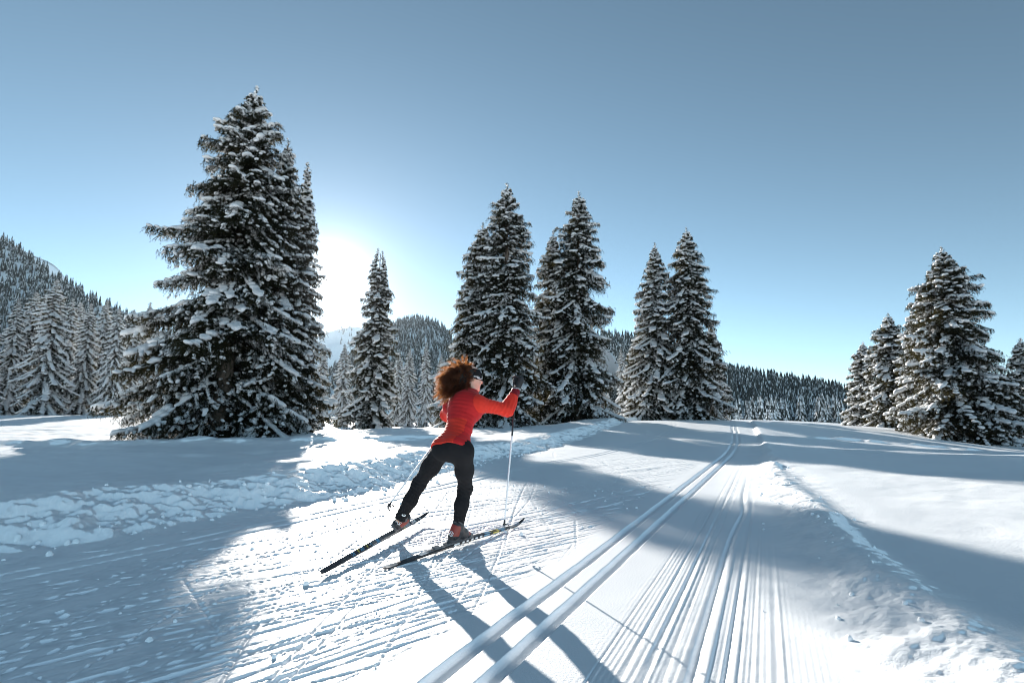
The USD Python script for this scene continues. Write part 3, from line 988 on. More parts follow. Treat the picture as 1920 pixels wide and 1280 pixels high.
#PERSON-BEGIN
# ------------------------------------------------------------------ the skier
skin_m = plain('skin', (.55, .34, .25), .5, .12, 30, subsurface_weight=.15, subsurface_scale=.01)
def cloth(name, color, trans, rough=.75, bump=.002, bscale=90.0, sheen=.15):
    return M(name, {'tc': ('texture_coordinate', {}), 'n': ('noise_texture', {'scale': bscale, 'detail': 3.0}), 'b': ('bump', {'strength': .8, 'distance': bump}),
                    'p': ('principled_bsdf', {'base_color': color, 'roughness': rough, 'specular_ior_level': .25, 'sheen_weight': sheen, 'sheen_roughness': .4}), 't': ('translucent_bsdf', {'color': color}), 'x': ('mix_closure', {'fac': trans})},
             [('tc.object', 'n.vector'), ('n.fac', 'b.height'), ('b.normal', 'p.normal'), ('p.BSDF', 'x.closure1'), ('t.BSDF', 'x.closure2')], surface='x.closure')
crimson = cloth('crimson_softshell', (.60, .022, .026), .14)
orange_red = cloth('orange_red_fabric', (.86, .050, .030), .18)
cuff_red = cloth('dark_red_knit', (.24, .01, .02), .1, bump=.003, bscale=160)
collar_red = cloth('collar_red', (.72, .035, .03), .15)
black_cloth = cloth('black_stretch_cloth', (.011, .0115, .014), .01, .85, bump=.003, sheen=.0)
glove_m = plain('black_glove', (.012, .012, .014), .7, bump=.002, bscale=200)
shell_m = plain('black_boot_shell', (.016, .016, .018), .4)
grey_m = plain('grey_gaiter', (.085, .082, .085), .75, .2, 40, .002, 150)
red_boot = plain('red_boot_panel', (.22, .025, .015), .4)
white_m = plain('white_print', (.78, .78, .78), .5)
hair_in = plain('dark_brown_hair', (.010, .005, .003), .9)
hair_m = M('curly_hair', {'h': ('principled_bsdf', {'base_color': (.026, .010, .005), 'roughness': .45, 'specular_ior_level': .25}),
                          't': ('translucent_bsdf', {'color': (.62, .24, .07)}), 'x': ('mix_closure', {'fac': .30})}, [('h.BSDF', 'x.closure1'), ('t.BSDF', 'x.closure2')], surface='x.closure')

ZG = 0.0
HEAD_A = math.radians(33)
fwd, rgt, UP = np.array([math.sin(HEAD_A), math.cos(HEAD_A), 0]), np.array([math.cos(HEAD_A), -math.sin(HEAD_A), 0]), np.array([0, 0, 1.0])


class Ski:
    "frame of a ski: origin under the boot, x forward, z out of the top"
    def __init__(s, tail, tip, boot_px, roll, L=1.90):
        s.L = L
        s.x = unit(tip - tail)
        side = unit(np.cross(UP, s.x))
        up = np.cross(s.x, side)
        s.z = up * math.cos(roll) - side * math.sin(roll)
        s.y = np.cross(s.z, s.x)
        mid = tail + s.x * (L * .5)
        best = min(np.linspace(-.2, .3, 101), key=lambda k: abs(960 + F * (mid + s.x * k)[0] / ((mid + s.x * k)[1] * CP + ((mid + s.x * k)[2] - CAM_H) * SP) - boot_px))
        s.o = mid + s.x * best
        s.back, s.front = L * .5 + best, L * .5 - best
        s.R = np.stack([s.x, s.y, s.z], 1)

    def p(s, x, y=0., z=0.):
        return s.o + s.x * x + s.y * y + s.z * z

    def w(s, v):
        return np.asarray(v) @ s.R.T + s.o


def gz(p):
    return np.array([p[0], p[1], ground_z(p[0], p[1]) + .012])


skiR = Ski(gz(atz(718, 1067, 0)), gz(atz(975, 984, 0)), 856, math.radians(14), 1.92)
skiL = Ski(gz(atz(599, 1081, 0)) + [0, 0, .015], gz(atz(797, 976, 0)) + [0, 0, .045], 722, math.radians(46), 1.98)


def ski_top(s, x):
    t = np.clip((x - (s.front - .20)) / .20, 0, 1)
    tail = np.clip((-s.back + .08 - x) / .08, 0, 1)
    return .010 * np.sin(np.clip((x + s.back) / s.L, 0, 1) * np.pi) + .060 * t ** 2.1 + .008 * tail ** 2


def ski_half(s, x):
    t = (x + s.back) / s.L
    e = np.interp(t, [0, .02, .3, .5, .85, .93, .975, .993, 1], [.012, .019, .0215, .0225, .0215, .0195, .014, .008, .002])
    return e


def ski_thick(s, x):
    return np.interp((x + s.back) / s.L, [0, .1, .42, .6, .88, 1], [.007, .012, .026, .026, .009, .005])


def ski_strip(s, a, b, w=.82, lift=.0006, n=24):
    x = np.linspace(a, b, n)
    z = ski_top(s, x) + ski_thick(s, x) + lift
    h = ski_half(s, x) * w
    v = np.stack([np.concatenate([x, x]), np.concatenate([h, -h]), np.concatenate([z, z])], 1)
    i = np.arange(n - 1)
    f = np.stack([i, n + i, n + i + 1, i + 1], 1)
    return s.w(v), np.vstack([f[:, [0, 1, 2]], f[:, [0, 2, 3]]])


def ski_side(s, a, b, sgn=-1, n=24):
    x = np.linspace(a, b, n)
    z1 = ski_top(s, x) + ski_thick(s, x) * .9
    z0 = ski_top(s, x) + ski_thick(s, x) * .3
    h = (ski_half(s, x) + .0008) * sgn
    v = np.stack([np.concatenate([x, x]), np.concatenate([h, h]), np.concatenate([z1, z0])], 1)
    i = np.arange(n - 1)
    f = np.stack([i, n + i, n + i + 1, i + 1], 1)
    return s.w(v), np.vstack([f[:, [0, 1, 2]], f[:, [0, 2, 3]]])


def ski_text(s, text, x0, height, flip=False, bold=True):
    m = meshkit.text_mesh(text, height, .0006, bold)
    v = np.array(m.vertices)
    v[:, 1] -= height / 2
    if flip:
        v[:, 0] = v[:, 0].max() - v[:, 0]
        v[:, 1] *= -1
    v[:, 0] += x0
    v[:, 2] += ski_top(s, v[:, 0]) + ski_thick(s, v[:, 0]) + .0008
    return s.w(v), np.array(m.faces)


dark_ski = plain('ski_black', (.014, .014, .017), .35)
paint = {'black': plain('ski_print_black', (.02, .02, .024), .35), 'blue': plain('ski_print_blue', (.13, .30, .44), .4), 'yellow': plain('ski_print_yellow', (.62, .50, .10), .4),
         'grey': plain('ski_print_grey', (.27, .28, .29), .45, .3, 60), 'white': white_m, 'dark': plain('ski_print_charcoal', (.06, .06, .065), .45, .4, 50)}
metal_m = plain('binding_plastic', (.10, .10, .105), .35)


def build_ski(s, label, panels, sides, texts):
    t = thing('ski', label, 'ski', (0, 0, 0), 'skating skis')
    x = np.concatenate([np.linspace(-s.back, s.front - .25, 44), np.linspace(s.front - .24, s.front, 16)])
    z0, th, h = ski_top(s, x), ski_thick(s, x), ski_half(s, x)
    prof = [(1, 0), (1, .75), (.86, 1), (-.86, 1), (-1, .75), (-1, 0), (-.12, 0), (-.06, .12), (.06, .12), (.12, 0)]
    v = np.stack([np.stack([x, a * h, z0 + b * th], 1) for a, b in prof], 1).reshape(-1, 3)
    k = len(prof)
    f = []
    for i in range(len(x) - 1):
        for j in range(k):
            p, q = i * k + j, i * k + (j + 1) % k
            f += [(p, p + k, q), (q, p + k, q + k)]
    for e, o in ((0, 1), ((len(x) - 1) * k, -1)):
        f += [(e, e + j, e + j + 1)[::o] for j in range(1, k - 1)]
    obj('ski_body', (s.w(v), np.array(f)), dark_ski, t, 35)
    X = lambda q: -s.back + q * s.L
    for a, b, c in panels:
        obj('top_panel', ski_strip(s, X(a), X(b)), paint[c], t)
    for a, b, c in sides:
        obj('side_stripe', ski_side(s, X(a), X(b)), paint[c], t)
    for txt, q, c, flip in texts:
        obj('lettering', ski_text(s, txt, X(q), .027, flip), paint[c], t)
    # binding: plate, toe bar housing, heel plate
    b = thing('binding', None, None, parent=t)
    zt = float(ski_top(s, np.array(0.)) + ski_thick(s, np.array(0.)))
    def block(name, x0, x1, w, z0_, z1_, m):
        bm = trimesh.creation.box([x1 - x0, w, z1_ - z0_])
        bm.apply_translation([(x0 + x1) / 2, 0, (z0_ + z1_) / 2])
        vv = np.array(bm.vertices)
        top = vv[:, 2] > (z0_ + z1_) / 2
        vv[top] = vv[top] * [1, .75, 1] + [(x0 + x1) * .5 * 0, 0, 0]
        obj(name, (s.w(vv), bm.faces), m, b)
    block('plate', -.17, .20, .044, zt, zt + .012, metal_m)
    block('toe_housing', .10, .19, .040, zt + .012, zt + .034, metal_m)
    block('bumper', -.13, -.09, .036, zt + .012, zt + .022, paint['dark'])
    block('heel_plate', -.31, -.25, .044, zt, zt + .014, metal_m)
    return t


build_ski(skiR, 'ski carrying the weight of the skier, printed black, white and yellow',
          [(.012, .07, 'grey'), (.195, .235, 'white'), (.235, .44, 'grey'), (.64, .685, 'blue'), (.685, .76, 'yellow'), (.76, .815, 'blue'), (.86, .95, 'grey')],
          [(.40, .44, 'white'), (.46, .475, 'white'), (.49, .505, 'white'), (.525, .54, 'white'), (.555, .575, 'white'), (.59, .61, 'white'), (.625, .67, 'blue'), (.70, .75, 'yellow'), (.77, .80, 'blue'), (.825, .835, 'white'), (.85, .858, 'white')],
          [('CARBON', .25, 'dark', False), ('RACE', .69, 'black', False)])
build_ski(skiL, 'ski pushing off on its edge, with a white word near its tip',
          [(.36, .44, 'blue'), (.465, .50, 'blue'), (.64, .67, 'blue'), (.67, .71, 'yellow'), (.71, .78, 'grey')],
          [(.36, .44, 'blue'), (.66, .72, 'yellow')],
          [('CARBON', .13, 'dark', False), ('CE', .205, 'blue', False), ('V', .252, 'yellow', False), ('AD', .275, 'blue', False), ('V', .322, 'yellow', False), ('-', .345, 'white', False), ('LINAR', .80, 'white', False), ('o', .915, 'white', False)])

# ---- joints
ankR, ankL = skiR.p(-.035, 0, .15), skiL.p(-.05, 0, .17)
kneR, kneL = at(872, 915, 4.66), at(786, 906, 4.72)
hipR, hipL = at(869, 846, 4.42), at(829, 843, 4.55)
pel = (hipR + hipL) / 2 + [0, 0, .05]
waist = at(862, 800, 4.58)
chest = at(868, 765, 4.66)
shR, shL = at(896, 757, 4.60), at(846, 762, 4.84)
neck = at(881, 744, 4.74)
HC = at(884, 709, 4.80)
elR, wrR = at(951, 768, 4.74), at(968, 731, 4.86)
haR = at(969, 714, 4.885)
elL, wrL = at(838, 777, 5.08), at(847, 780, 5.20)
haL = at(851, 782, 5.25)
tipR, tipL = at(945, 989, 4.68), at(726, 951, 3.90)
HA = math.radians(60)
hf = unit(np.array([math.sin(HA), math.cos(HA), -.12]))
hr = unit(np.cross(hf, UP))
hu = np.cross(hr, hf)
HR = np.stack([hf, hr, hu])

person = thing('person', 'woman skating away on cross country skis in a red jacket and black tights', 'person')
ta = unit(chest - pel)          # torso axis
tr = unit(hipR - hipL + (shR - shL))
tr = unit(tr - (tr @ ta) * ta)
tf = unit(np.cross(ta, tr)) if np.cross(ta, tr) @ fwd > 0 else -unit(np.cross(ta, tr))


def torso(p, g=0.0):
    d = ellipsoid(p, pel + ta * -.005, np.stack([tr, tf, ta]), (.120 + g, .098 + g, .13 + g))
    d = smin(d, cone(p, hipR + tr * -.015, hipL - tr * -.015, .072 + g, .072 + g), .08)
    for k in (-1, 1):  # seat
        d = smin(d, np.linalg.norm(p - (pel + tr * .062 * k - tf * .045 - ta * .055), axis=-1) - .076 - g, .05)
    d = smin(d, ellipsoid(p, waist, np.stack([tr, tf, ta]), (.112 + g, .084 + g, .14 + g)), .08)
    d = smin(d, ellipsoid(p, chest + ta * .01, np.stack([tr, tf, ta]), (.133 + g, .100 + g, .15 + g)), .08)
    for k in (-1, 1):
        d = smin(d, np.linalg.norm(p - (chest + tr * .065 * k + tf * .075 - ta * .02), axis=-1) - .058 - g, .05)
    d = smin(d, cone(p, shL, shR, .060 + g, .060 + g), .08)
    d = smin(d, cone(p, neck - ta * .05, neck + ta * .01, .085 + g, .058 + g), .07)
    return d


def leg(p, hip, knee, ank, g=0.0):
    d = cone(p, hip, hip + (knee - hip) * .5, .078 + g, .064 + g)
    d = smin(d, cone(p, hip + (knee - hip) * .5, knee, .064 + g, .048 + g), .05)
    kd = unit(unit(hip - knee) + unit(ank - knee)) * -1
    d = smin(d, np.linalg.norm(p - knee - kd * .01, axis=-1) - .047 - g, .03)
    calf = knee + (ank - knee) * .38 - kd * .018
    d = smin(d, cone(p, knee, calf, .047 + g, .051 + g), .04)
    return smin(d, cone(p, calf, ank, .050 + g, .036 + g), .03)


def arm_up(p, s, e, g=0.0):
    return cone(p, s, e, .052 + g, .041 + g)


def arm_lo(p, e, w, g=0.0):
    m = e + (w - e) * .35
    return smin(cone(p, e, m, .043 + g, .043 + g), cone(p, m, w, .043 + g, .028 + g), .03)


def head(p, g=0.0):
    d = ellipsoid(p, HC + hu * .02 - hf * .008, HR, (.094 + g, .073 + g, .092 + g))
    d = smin(d, ellipsoid(p, HC - hu * .045 + hf * .030, HR, (.058 + g, .052 + g, .066 + g)), .05)     # jaw
    d = smin(d, cone(p, HC + hf * .086 + hu * .005, HC + hf * .108 - hu * .024, .008, .012), .018)       # nose
    d = smin(d, cone(p, HC + hf * .082 - hu * .05 - hr * .016, HC + hf * .082 - hu * .05 + hr * .016, .010, .010), .012)  # mouth
    d = smin(d, np.linalg.norm(p - (HC + hf * .076 - hu * .096), axis=-1) - .019, .03)                    # chin
    for k in (-1, 1):
        d = np.maximum(d, -(np.linalg.norm(p - (HC + hf * .098 + hr * .033 * k + hu * .008), axis=-1) - .017))
        d = smin(d, ellipsoid(p, HC + hr * .076 * k - hf * .012 - hu * .005, HR, (.018, .007, .031)), .006)
    d = smin(d, cone(p, neck - ta * .03, HC - hf * .02 - hu * .04, .052, .047), .03)
    return d


def body_fn(p):
    d = smin(torso(p, -.012), head(p), .03)
    for a in ((hipR, kneR, ankR), (hipL, kneL, ankL)):
        d = smin(d, leg(p, *a, -.010), .04)
    for s, e, w in ((shR, elR, wrR), (shL, elL, wrL)):
        d = smin(d, smin(arm_up(p, s, e, -.010), arm_lo(p, e, w, -.009), .03), .04)
    return d


def bounds(pts, pad):
    q = np.array(pts)
    return q.min(0) - pad, q.max(0) + pad


bv, bf = surface_net(body_fn, *bounds([ankR, ankL, kneR, kneL, hipR, hipL, HC + [0, 0, .1], HC + hf * .12, elR, elL, wrR, wrL, shL], .11), .0105)
body = raw_mesh(numbered(path_of(person), 'body'), bv, bf, smooth_normals(bv, bf), skin_m)
eye_w, eye_b = plain('eye_white', (.7, .7, .68), .2), plain('eye_brown', (.04, .02, .01), .15)
for k in (-1, 1):
    e = trimesh.creation.icosphere(2, .0125)
    obj('eye', (e.vertices + HC + hf * .079 + hr * .033 * k + hu * .008, e.faces), eye_w, person, True)

# ---- tights
def tights_fn(p):
    d = torso(p, .004)
    d = np.maximum(d, (p - waist) @ ta - .02)
    w = 0.0022 * np.sin((p @ unit(np.array([.3, .2, 1]))) * 210 + 3 * np.sin(p[..., 0] * 30))
    for hip, knee, ank in ((hipR, kneR, ankR), (hipL, kneL, ankL)):
        low = knee + (ank - knee) * .86
        q = leg(p, hip, knee, ank, .008)
        near_k = np.exp(-(np.linalg.norm(p - knee, axis=-1) / .09) ** 2) + .9 * np.exp(-(np.linalg.norm(p - low, axis=-1) / .09) ** 2) + .15
        q = q + w * near_k * 2.6
        q = np.maximum(q, (p - low) @ unit(ank - knee) - .0)
        d = smin(d, q, .045)
    return d


tv, tf_ = surface_net(tights_fn, *bounds([ankR, ankL, kneR, kneL, hipR, hipL, waist], .17), .0095)
tights = raw_mesh(numbered(path_of(person), 'tights'), tv, tf_, smooth_normals(tv, tf_), black_cloth)
# the white mark on the calf
cd = unit(ankL - kneL)
cc = kneL + (ankL - kneL) * .66
cam_dir = unit(np.array([0, 0, CAM_H]) - cc)
cam_dir = unit(cam_dir - (cam_dir @ cd) * cd)
cam_dir = unit(cam_dir * 1.0 - np.cross(cd, cam_dir) * .25)
sx_ = np.cross(cd, cam_dir)
patch = []
for sgn, (w_, h_) in ((0, (.017, .024)),):
    th = np.linspace(0, 2 * np.pi, 24, endpoint=False)
    sq = np.stack([np.sign(np.cos(th)) * np.abs(np.cos(th)) ** .4 * w_, np.sign(np.sin(th)) * np.abs(np.sin(th)) ** .4 * h_], 1)
    c0 = cc + cam_dir * .061
    ring = c0 + sq[:, :1] * sx_ + sq[:, 1:] * cd - (np.abs(sq[:, :1]) / .05) ** 2 * .02 * cam_dir
    v_ = np.vstack([ring, ring - cam_dir * .012, c0[None]])
    f_ = [(k, (k + 1) % 24, 48) for k in range(24)] + [q for k in range(24) for q in ((k, 24 + k, (k + 1) % 24), ((k + 1) % 24, 24 + k, 24 + (k + 1) % 24))]
    patch.append((v_, np.array(f_)))
calf_mark = obj('calf_emblem', join(patch), white_m, tights)
v_ = np.array(meshkit.text_mesh('S', .028, .001, True).vertices)
f_ = np.array(meshkit.text_mesh('S', .028, .001, True).faces)
v_[:, :2] -= v_[:, :2].mean(0)
obj('emblem_line', (c0 + v_[:, :1] * sx_ - v_[:, 1:2] * cd + cam_dir * (.002 + v_[:, 2:]), f_), black_cloth, tights)

# ---- jacket: torso, sleeves, back panel, cuffs
def jacket_parts(p):
    h = (p - pel) @ ta
    quilt = .0040 * np.abs(np.sin((h + .25 * ((p - pel) @ tr) ** 2 + .012 * np.sin(((p - pel) @ tr) * 9)) * np.pi / .034)) - .002
    fold = .003 * np.sin(h * 70 + 6 * np.sin(((p - pel) @ tr) * 7)) * np.exp(-((h - .16) / .09) ** 2)
    t = torso(p, .014) - quilt - fold
    hem = -.045 + .03 * ((p - pel) @ tr) / .15 * 0 - .015
    t = np.maximum(t, -(h - hem))
    t = np.maximum(t, (p - neck) @ unit(HC - neck) - .055)
    wr_ = lambda s, e: .0028 * np.sin(((p - s) @ unit(e - s)) * 165 + 4 * np.sin(p[..., 2] * 24)) * (1 + np.exp(-(np.linalg.norm(p - e, axis=-1) / .08) ** 2))
    aR = smin(arm_up(p, shR, elR, .012), arm_lo(p, elR, wrR, .011), .05) - wr_(shR, elR) * .8
    aL = smin(arm_up(p, shL, elL, .012), arm_lo(p, elL, wrL, .011), .05) - wr_(shL, elL) * .8
    aR = np.maximum(aR, (p - wrR) @ unit(wrR - elR) - .005)
    aL = np.maximum(aL, (p - wrL) @ unit(wrL - elL) - .005)
    col = cone(p, neck - ta * .02, neck + unit(HC - neck) * .05, .070, .064)
    col = np.maximum(col, (p - neck) @ unit(HC - neck) - .055)
    return t, aR, aL, col


def jacket_fn(p):
    t, aR, aL, col = jacket_parts(p)
    return smin(smin(smin(t, aR, .035), aL, .035), col, .02)


jv, jf = surface_net(jacket_fn, *bounds([pel, shL, shR, elR, wrR, elL, wrL, neck, neck + UP * .08], .18), .0075)
jn = smooth_normals(jv, jf)
c = jv[jf].mean(1)
t_, aR_, aL_, col_ = jacket_parts(c)
part = np.argmin(np.stack([t_, aR_, aL_, col_]), 0)
hh, uu = (c - pel) @ ta, (c - pel) @ tr
ff = (c - pel) @ tf
part = np.where((part == 1) & ((c - wrR) @ unit(wrR - elR) > -.075), 4, part)
part = np.where((part == 2) & ((c - wrL) @ unit(wrL - elL) > -.075), 4, part)
part = np.where((part == 0) & (hh < .20) & (uu < .118) & (ff < .05), 5, part)
part = np.where((part == 0) & (np.linalg.norm(c - shR - tr * .03, axis=1) < .085) & ((c - shR) @ tr > -.01), 1, part)
jk = thing('jacket', None, None, parent=person)
for k, nm, mt in ((0, 'back', crimson), (1, 'sleeve', orange_red), (2, 'sleeve', orange_red), (3, 'collar', collar_red), (4, 'cuff', cuff_red), (5, 'lower_panel', orange_red)):
    if (part == k).any():
        sub_mesh(nm, jv, jf, jn, part == k, mt, jk)

# ---- boots
def boot(s, heel_lift):
    B = thing('boot', None, None, parent=person)
    base = .045
    la = math.radians(heel_lift)
    toe = s.p(.155, 0, base)

    def L_(x, y, z):   # boot frame, hinged at the toe
        x, z = x - .155, z
        return toe + s.x * (x * math.cos(la) + z * math.sin(la)) + s.y * y + s.z * (-x * math.sin(la) + z * math.cos(la))
    ax, az = unit(L_(1, 0, 0) - L_(0, 0, 0)), unit(L_(0, 0, 1) - L_(0, 0, 0))

    def fn(p):
        d = cone(p, L_(-.085, 0, .032), L_(.03, 0, .030), .036, .038)
        d = smin(d, cone(p, L_(.03, 0, .034), L_(.125, 0, .024), .040, .030), .03)
        d = smin(d, cone(p, L_(-.075, 0, .06), L_(-.05, 0, .13), .040, .042), .04)
        d = smin(d, cone(p, L_(-.04, 0, .10), L_(.05, 0, .05), .042, .036), .05)
        d = np.maximum(d, -((p - L_(0, 0, 0)) @ az - .004))
        return d
    v, f = surface_net(fn, *bounds([L_(-.1, 0, 0), L_(.16, 0, 0), L_(-.05, 0, .17), L_(.1, 0, .1)], .07), .006)
    n = smooth_normals(v, f)
    c = v[f].mean(1) - L_(0, 0, 0)
    X, Z, Yv = c @ ax, c @ az, c @ s.y
    pr = np.where((X < -.068) & (Z > .052) & (Z < .135), 1, np.where((X > .085) & (Z > .035), 1, 0))
    sub_mesh('shell', v, f, n, pr == 0, shell_m, B)
    sub_mesh('red_panel', v, f, n, pr == 1, red_boot, B)
    # sole
    x = np.linspace(-.118, .155, 24)
    hw = np.interp(x, [-.118, -.1, -.05, .05, .12, .155], [.02, .034, .035, .043, .038, .018])
    vs = np.array([L_(a, sg * b, z) for z in (-.004, .016) for sg in (-1, 1) for a, b in zip(x, hw)])
    m = len(x)
    f2 = []
    for i in range(m - 1):
        for a, b in ((0, m), (m, 3 * m), (3 * m, 2 * m), (2 * m, 0)):
            f2 += [(a + i, b + i, b + i + 1), (a + i, b + i + 1, a + i + 1)]
    f2 += [(0, 2 * m, 3 * m), (0, 3 * m, m), (m - 1, 2 * m - 1, 4 * m - 1), (m - 1, 4 * m - 1, 3 * m - 1)]
    obj('sole', (vs, np.array(f2)), paint['dark'], B)
    # white squiggles on heel and toe
    for nm, (xc, zc, w) in (('heel_print', (-.118, .052, .022)), ('toe_print', (.08, .055, .02))):
        rows = []
        for q in range(3):
            yy = np.linspace(-w, w, 9)
            pts = []
            for y in yy:
                best = L_(xc, y, zc + .013 * q + .005 * math.sin(y * 200 + q))
                dirn = -ax if xc < 0 else unit(az - s.y * .6 + ax * .3)
                o = best + dirn * .09
                tt = 0.0
                for _ in range(24):
                    tt += float(fn((o - dirn * tt)[None])[0])
                pts.append(o - dirn * (tt - .001))
            rows.append(tube(pts, .0030, 5))
        obj(nm, join(rows), white_m, B, True)
    # gaiter cuff
    shin = unit((kneR if s is skiR else kneL) - (ankR if s is skiR else ankL))
    a0 = L_(-.05, 0, .105)
    a1 = (ankR if s is skiR else ankL) + shin * .09
    g = lambda p: np.maximum(cone(p, a0, a1, .050, .048) + .002 * np.sin(p[..., 2] * 260), (p - a1) @ unit(a1 - a0))
    gv, gf = surface_net(g, *bounds([a0, a1], .07), .007)
    raw_mesh(numbered(path_of(B), 'cuff'), gv, gf, smooth_normals(gv, gf), grey_m)


boot(skiR, 3)
boot(skiL, 24)

# ---- poles
shaft_w = plain('white_pole_shaft', (.75, .75, .76), .3)
shaft_b = plain('black_pole_shaft', (.015, .015, .017), .3)


def build_pole(hand, tip, label, black_to, name='ski_pole'):
    t = thing(name, label, 'ski pole', (0, 0, 0), 'ski poles held by the skier')
    d = unit(hand - tip)
    top = hand + d * .055
    mid = hand - d * black_to
    bot = tip + d * .03
    obj('upper_shaft', tube([mid, hand - d * .08], .0085, 10), shaft_b, t, 40)
    obj('lower_shaft', tube([bot, mid], [.0055, .0082], 10), shaft_w, t, 40)
    obj('grip', tube([hand - d * .085, hand - d * .06, hand, hand + d * .04, top], [.011, .0145, .0135, .016, .012], 12), glove_m, t, 40)
    s1 = unit(np.cross(d, fwd))
    s2 = np.cross(s1, d)
    # basket: a small open half ring with a strut, and the steel point
    bk = [tube(np.array([bot + s2 * (.002 + .022 * (1 - math.cos(a))) + s1 * .026 * math.sin(a) - d * .004 * (1 - math.cos(a)) for a in np.linspace(-2.5, 2.5, 15)]), .0042, 6),
          tube([bot - s2 * .012, bot + s2 * .02], .006, 6), tube([bot + d * .035, bot - d * .012], [.0075, .0095], 8)]
    obj('basket', join(bk), shaft_b, t, 40)
    obj('tip', tube([bot - d * .01, tip], [.004, .0015], 6), metal_m, t)
    # wrist strap
    st = [hand + d * .045, hand + d * .01 - s2 * .045, hand - d * .05 - s2 * .05, hand - d * .07 - s2 * .02, hand - d * .03]
    obj('strap', tube(st, .005, 6), shaft_b, t, 40)
    return d


dR = build_pole(haR, tipR, 'white and black ski pole swung upright before the red sleeve', .50)
dL = build_pole(haL, tipL, 'white ski pole trailing behind the legs, its basket off the snow', .05)


# ---- gloves with five fingers round the grip
def glove(hand, wrist, d, side):
    fdir = unit(hand - wrist)
    a = unit(fdir - (fdir @ d) * d)           # from wrist into the palm, square to the grip
    b = np.cross(d, a) * side                  # across: fingers wrap to this side
    pc = hand - a * .012 - b * .026
    bones = []
    pr = lambda u, v, w: hand + a * u + b * v + d * w
    for k, (w, rr) in enumerate(((.034, .0095), (.012, .010), (-.010, .0098), (-.031, .0085))):
        pts = [pr(-.020, -.032, w), pr(.022, -.026, w * .95), pr(.031, .004, w * .9), pr(.012, .026, w * .88), pr(-.012, .020, w * .86)]
        for p0, p1 in zip(pts[:-1], pts[1:]):
            bones.append((p0, p1, rr, rr * .92))
    th = [pr(-.035, -.012, .030), pr(-.022, .020, .040), pr(.006, .030, .036)]
    for p0, p1 in zip(th[:-1], th[1:]):
        bones.append((p0, p1, .0115, .010))

    def fn(p):
        e = None
        for q in bones:
            v = cone(p, *q)
            e = v if e is None else smin(e, v, .004)
        palm = smin(cone(p, pr(-.045, -.030, .022), pr(.012, -.030, .026), .017, .014), cone(p, pr(-.045, -.030, -.012), pr(.012, -.030, -.022), .017, .014), .02)
        palm = smin(palm, cone(p, pr(-.04, -.03, .005), wrist + (wrist - hand) * .15, .024, .031), .025)
        return smin(e, palm, .008)
    v, f = surface_net(fn, *bounds([pr(0, 0, .05), pr(0, 0, -.05), wrist, pr(.05, 0, 0), pr(-.05, .04, 0)], .06), .0038)
    G = thing('glove', None, None, parent=person)
    raw_mesh(numbered(path_of(G), 'shell'), v, f, smooth_normals(v, f), glove_m)
    ax = unit(hand - wrist)
    ring = [wrist + ax * .004 + .036 * (math.cos(q) * unit(np.cross(ax, [0, 0, 1.0])) + math.sin(q) * np.cross(ax, unit(np.cross(ax, [0, 0, 1.0])))) for q in np.linspace(0, 2 * np.pi, 20)]
    obj('wrist_strap', tube(ring, [.0085] * 20, 6), paint['grey'], G, True)


glove(haR, wrR, dR, 1)
glove(haL, wrL, dL, -1)

# ---- headband
def band_fn(p):
    q = (p - HC) @ hu - .036 - .035 * ((p - HC) @ hf)
    d = head(p, .006)
    return np.maximum(d, np.abs(q) - .048)


hv, hf_ = surface_net(band_fn, *bounds([HC], .15), .006)
hb = raw_mesh(numbered(path_of(person), 'headband'), hv, hf_, smooth_normals(hv, hf_), black_cloth)


def on_head(az, h):
    "the headband's outer face at an angle from straight ahead (towards the right ear) and height"
    dirn = hf * math.cos(az) + hr * math.sin(az)
    o = HC + hu * (.030 + h) + dirn * .2
    tt = 0.0
    for _ in range(30):
        tt += float(head((o - dirn * tt)[None], .0068)[0]) * .9
    return o - dirn * tt


def band_text(text, height, az0, h0, name):
    m = meshkit.text_mesh(text, height, .0008, True)
    v = np.array(m.vertices)
    out = []
    for x, y, z in v:
        az = az0 - (v[:, 0].max() - x) * 0 - x / .088
        out.append((az, y + h0, z))
    uniq = {}
    pts = []
    for az, y, z in out:
        key = (round(az, 3), round(y, 4))
        if key not in uniq:
            uniq[key] = on_head(az, y)
        dirn = hf * math.cos(az) + hr * math.sin(az)
        pts.append(uniq[key] + dirn * z)
    obj(name, (np.array(pts), np.array(m.faces)), white_m, hb)


band_text('SCHWEIZ', .011, math.radians(104), -.024, 'lettering')
# sunglass arm
obj('glasses', tube([on_head(math.radians(a), -.030) for a in (40, 52, 64, 76)], .0036, 6), white_m, person, 40)

# ---- hair: a mass of curls
hr_rng = np.random.default_rng(3)


def hair_mass(p):
    d = ellipsoid(p, HC - hf * .06 + hu * .02, HR, (.104, .094, .092))
    d = smin(d, ellipsoid(p, HC - hf * .130 - hu * .05 - hr * .02, HR, (.090, .092, .098)), .08)
    # the face and the band stay free
    d = np.maximum(d, (p - HC) @ hf + .045 - .2 * ((p - HC) @ hu - .02))
    d = d + .012 * (meshkit.noise(p * 42) - .5) * 2 + .030 * (meshkit.noise(p * 13 + 3) - .5) * 2
    return d


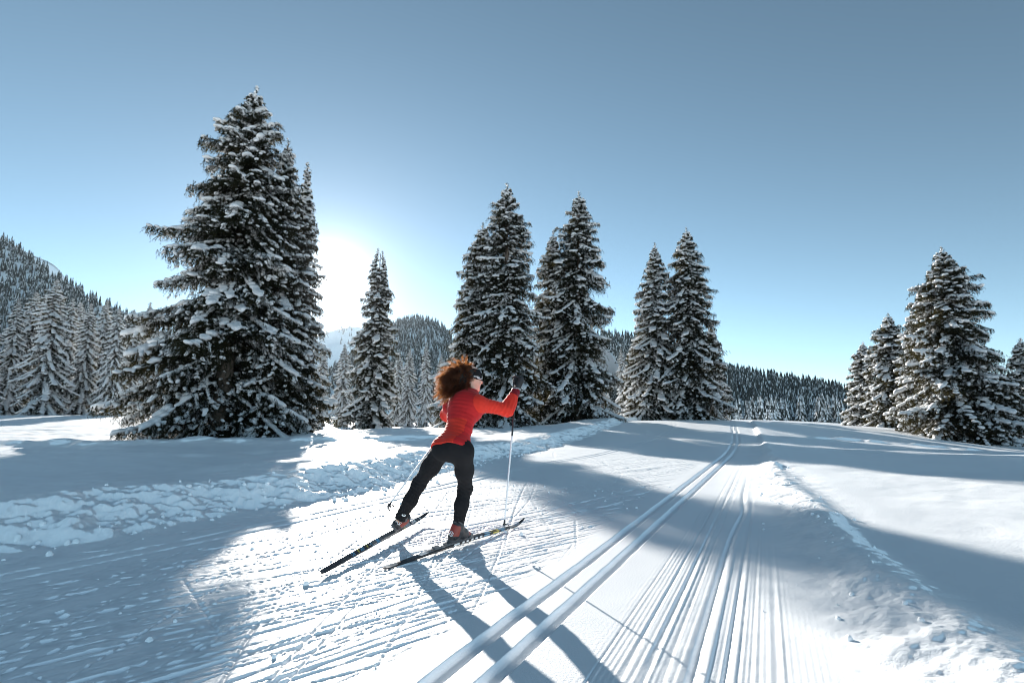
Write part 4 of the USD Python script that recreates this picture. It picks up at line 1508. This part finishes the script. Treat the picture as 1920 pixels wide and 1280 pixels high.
hmv, hmf = surface_net(hair_mass, *bounds([HC, HC - hf * .2 - hu * .17, HC - hf * .1 + hu * .1], .16), .009)
hair = thing('hair', None, None, parent=person)
raw_mesh(numbered(path_of(hair), 'hair_mass'), hmv, hmf, smooth_normals(hmv, hmf), hair_in)
NL, PER, NP = 430, 12, 22          # locks, strands in each, points of a strand
hn = smooth_normals(hmv, hmf)
cpts = []
hc2 = HC - hf * .075 - hu * .01
cand = np.where((hmv - HC) @ hf < -.055)[0]
tt = np.linspace(0, 1, NP)
for k in hr_rng.choice(cand, NL):
    root = hc2 + (hmv[k] - hc2) * hr_rng.uniform(.70, .98)
    d0 = unit(unit(hmv[k] - hc2) + hr_rng.normal(0, .45, 3) - np.array([0, 0, .5]) - hf * .25)
    ln = hr_rng.uniform(.05, .10) if hr_rng.random() < .85 else hr_rng.uniform(.10, .15)
    if (hmv[k] - HC) @ hf < -.13 and hr_rng.random() < .5:   # loose locks blown back
        ln = hr_rng.uniform(.10, .17)
        d0 = unit(d0 - hf * .8 - UP * .1)
    a1 = unit(np.cross(d0, hr_rng.normal(size=3)))
    a2 = np.cross(d0, a1)
    rad, pitch, ph = hr_rng.uniform(.007, .014), hr_rng.uniform(.028, .046), hr_rng.uniform(0, 6.3)
    for _ in range(PER):
        o = hr_rng.normal(0, .0032, 3)
        r_ = rad * hr_rng.uniform(.75, 1.2)
        ang = tt * ln / pitch * 2 * np.pi + ph + hr_rng.normal(0, .25)
        q = root + o * (.6 + tt[:, None]) + d0 * (tt * ln * hr_rng.uniform(.85, 1.1))[:, None] + (np.cos(ang) * r_)[:, None] * a1 + (np.sin(ang) * r_)[:, None] * a2
        q[:, 2] -= (tt * ln) ** 2 * 1.6
        cpts.append(q)
NS = len(cpts)
bc = UsdGeom.BasisCurves.Define(stage, numbered(path_of(hair), 'curls'))
bc.CreateTypeAttr('linear')
bc.CreatePointsAttr(Vt.Vec3fArray.FromNumpy(np.vstack(cpts).astype(np.float32)))
bc.CreateCurveVertexCountsAttr(Vt.IntArray.FromNumpy(np.full(NS, NP, np.int32)))
bc.CreateWidthsAttr(Vt.FloatArray.FromNumpy(np.tile(np.linspace(.0015, .0008, NP), NS).astype(np.float32)))
bc.SetWidthsInterpolation('vertex')
UsdShade.MaterialBindingAPI.Apply(bc.GetPrim()).Bind(hair_m)
#PERSON-END

# ------------------------------------------------------------------ haze
haze_mat = M('haze_air', {'v': ('principled_volume', {'color': (.86, .93, 1.0), 'density': 0.00002, 'anisotropy': .1}),
                         'w': ('principled_volume', {'color': (.95, .95, .95), 'density': 0.0000022, 'anisotropy': .95}), 'a': ('add_closure', {})},
             [('v.volume', 'a.closure1'), ('w.volume', 'a.closure2')], surface=None, volume='a.closure')
hz = trimesh.creation.box([12400, 12400, 330])
hz.apply_translation([0, 0, 330 / 2 - 30])
tag(obj('haze', hz, haze_mat), 'thin cold air haze over the valley', None, None, 'stuff')
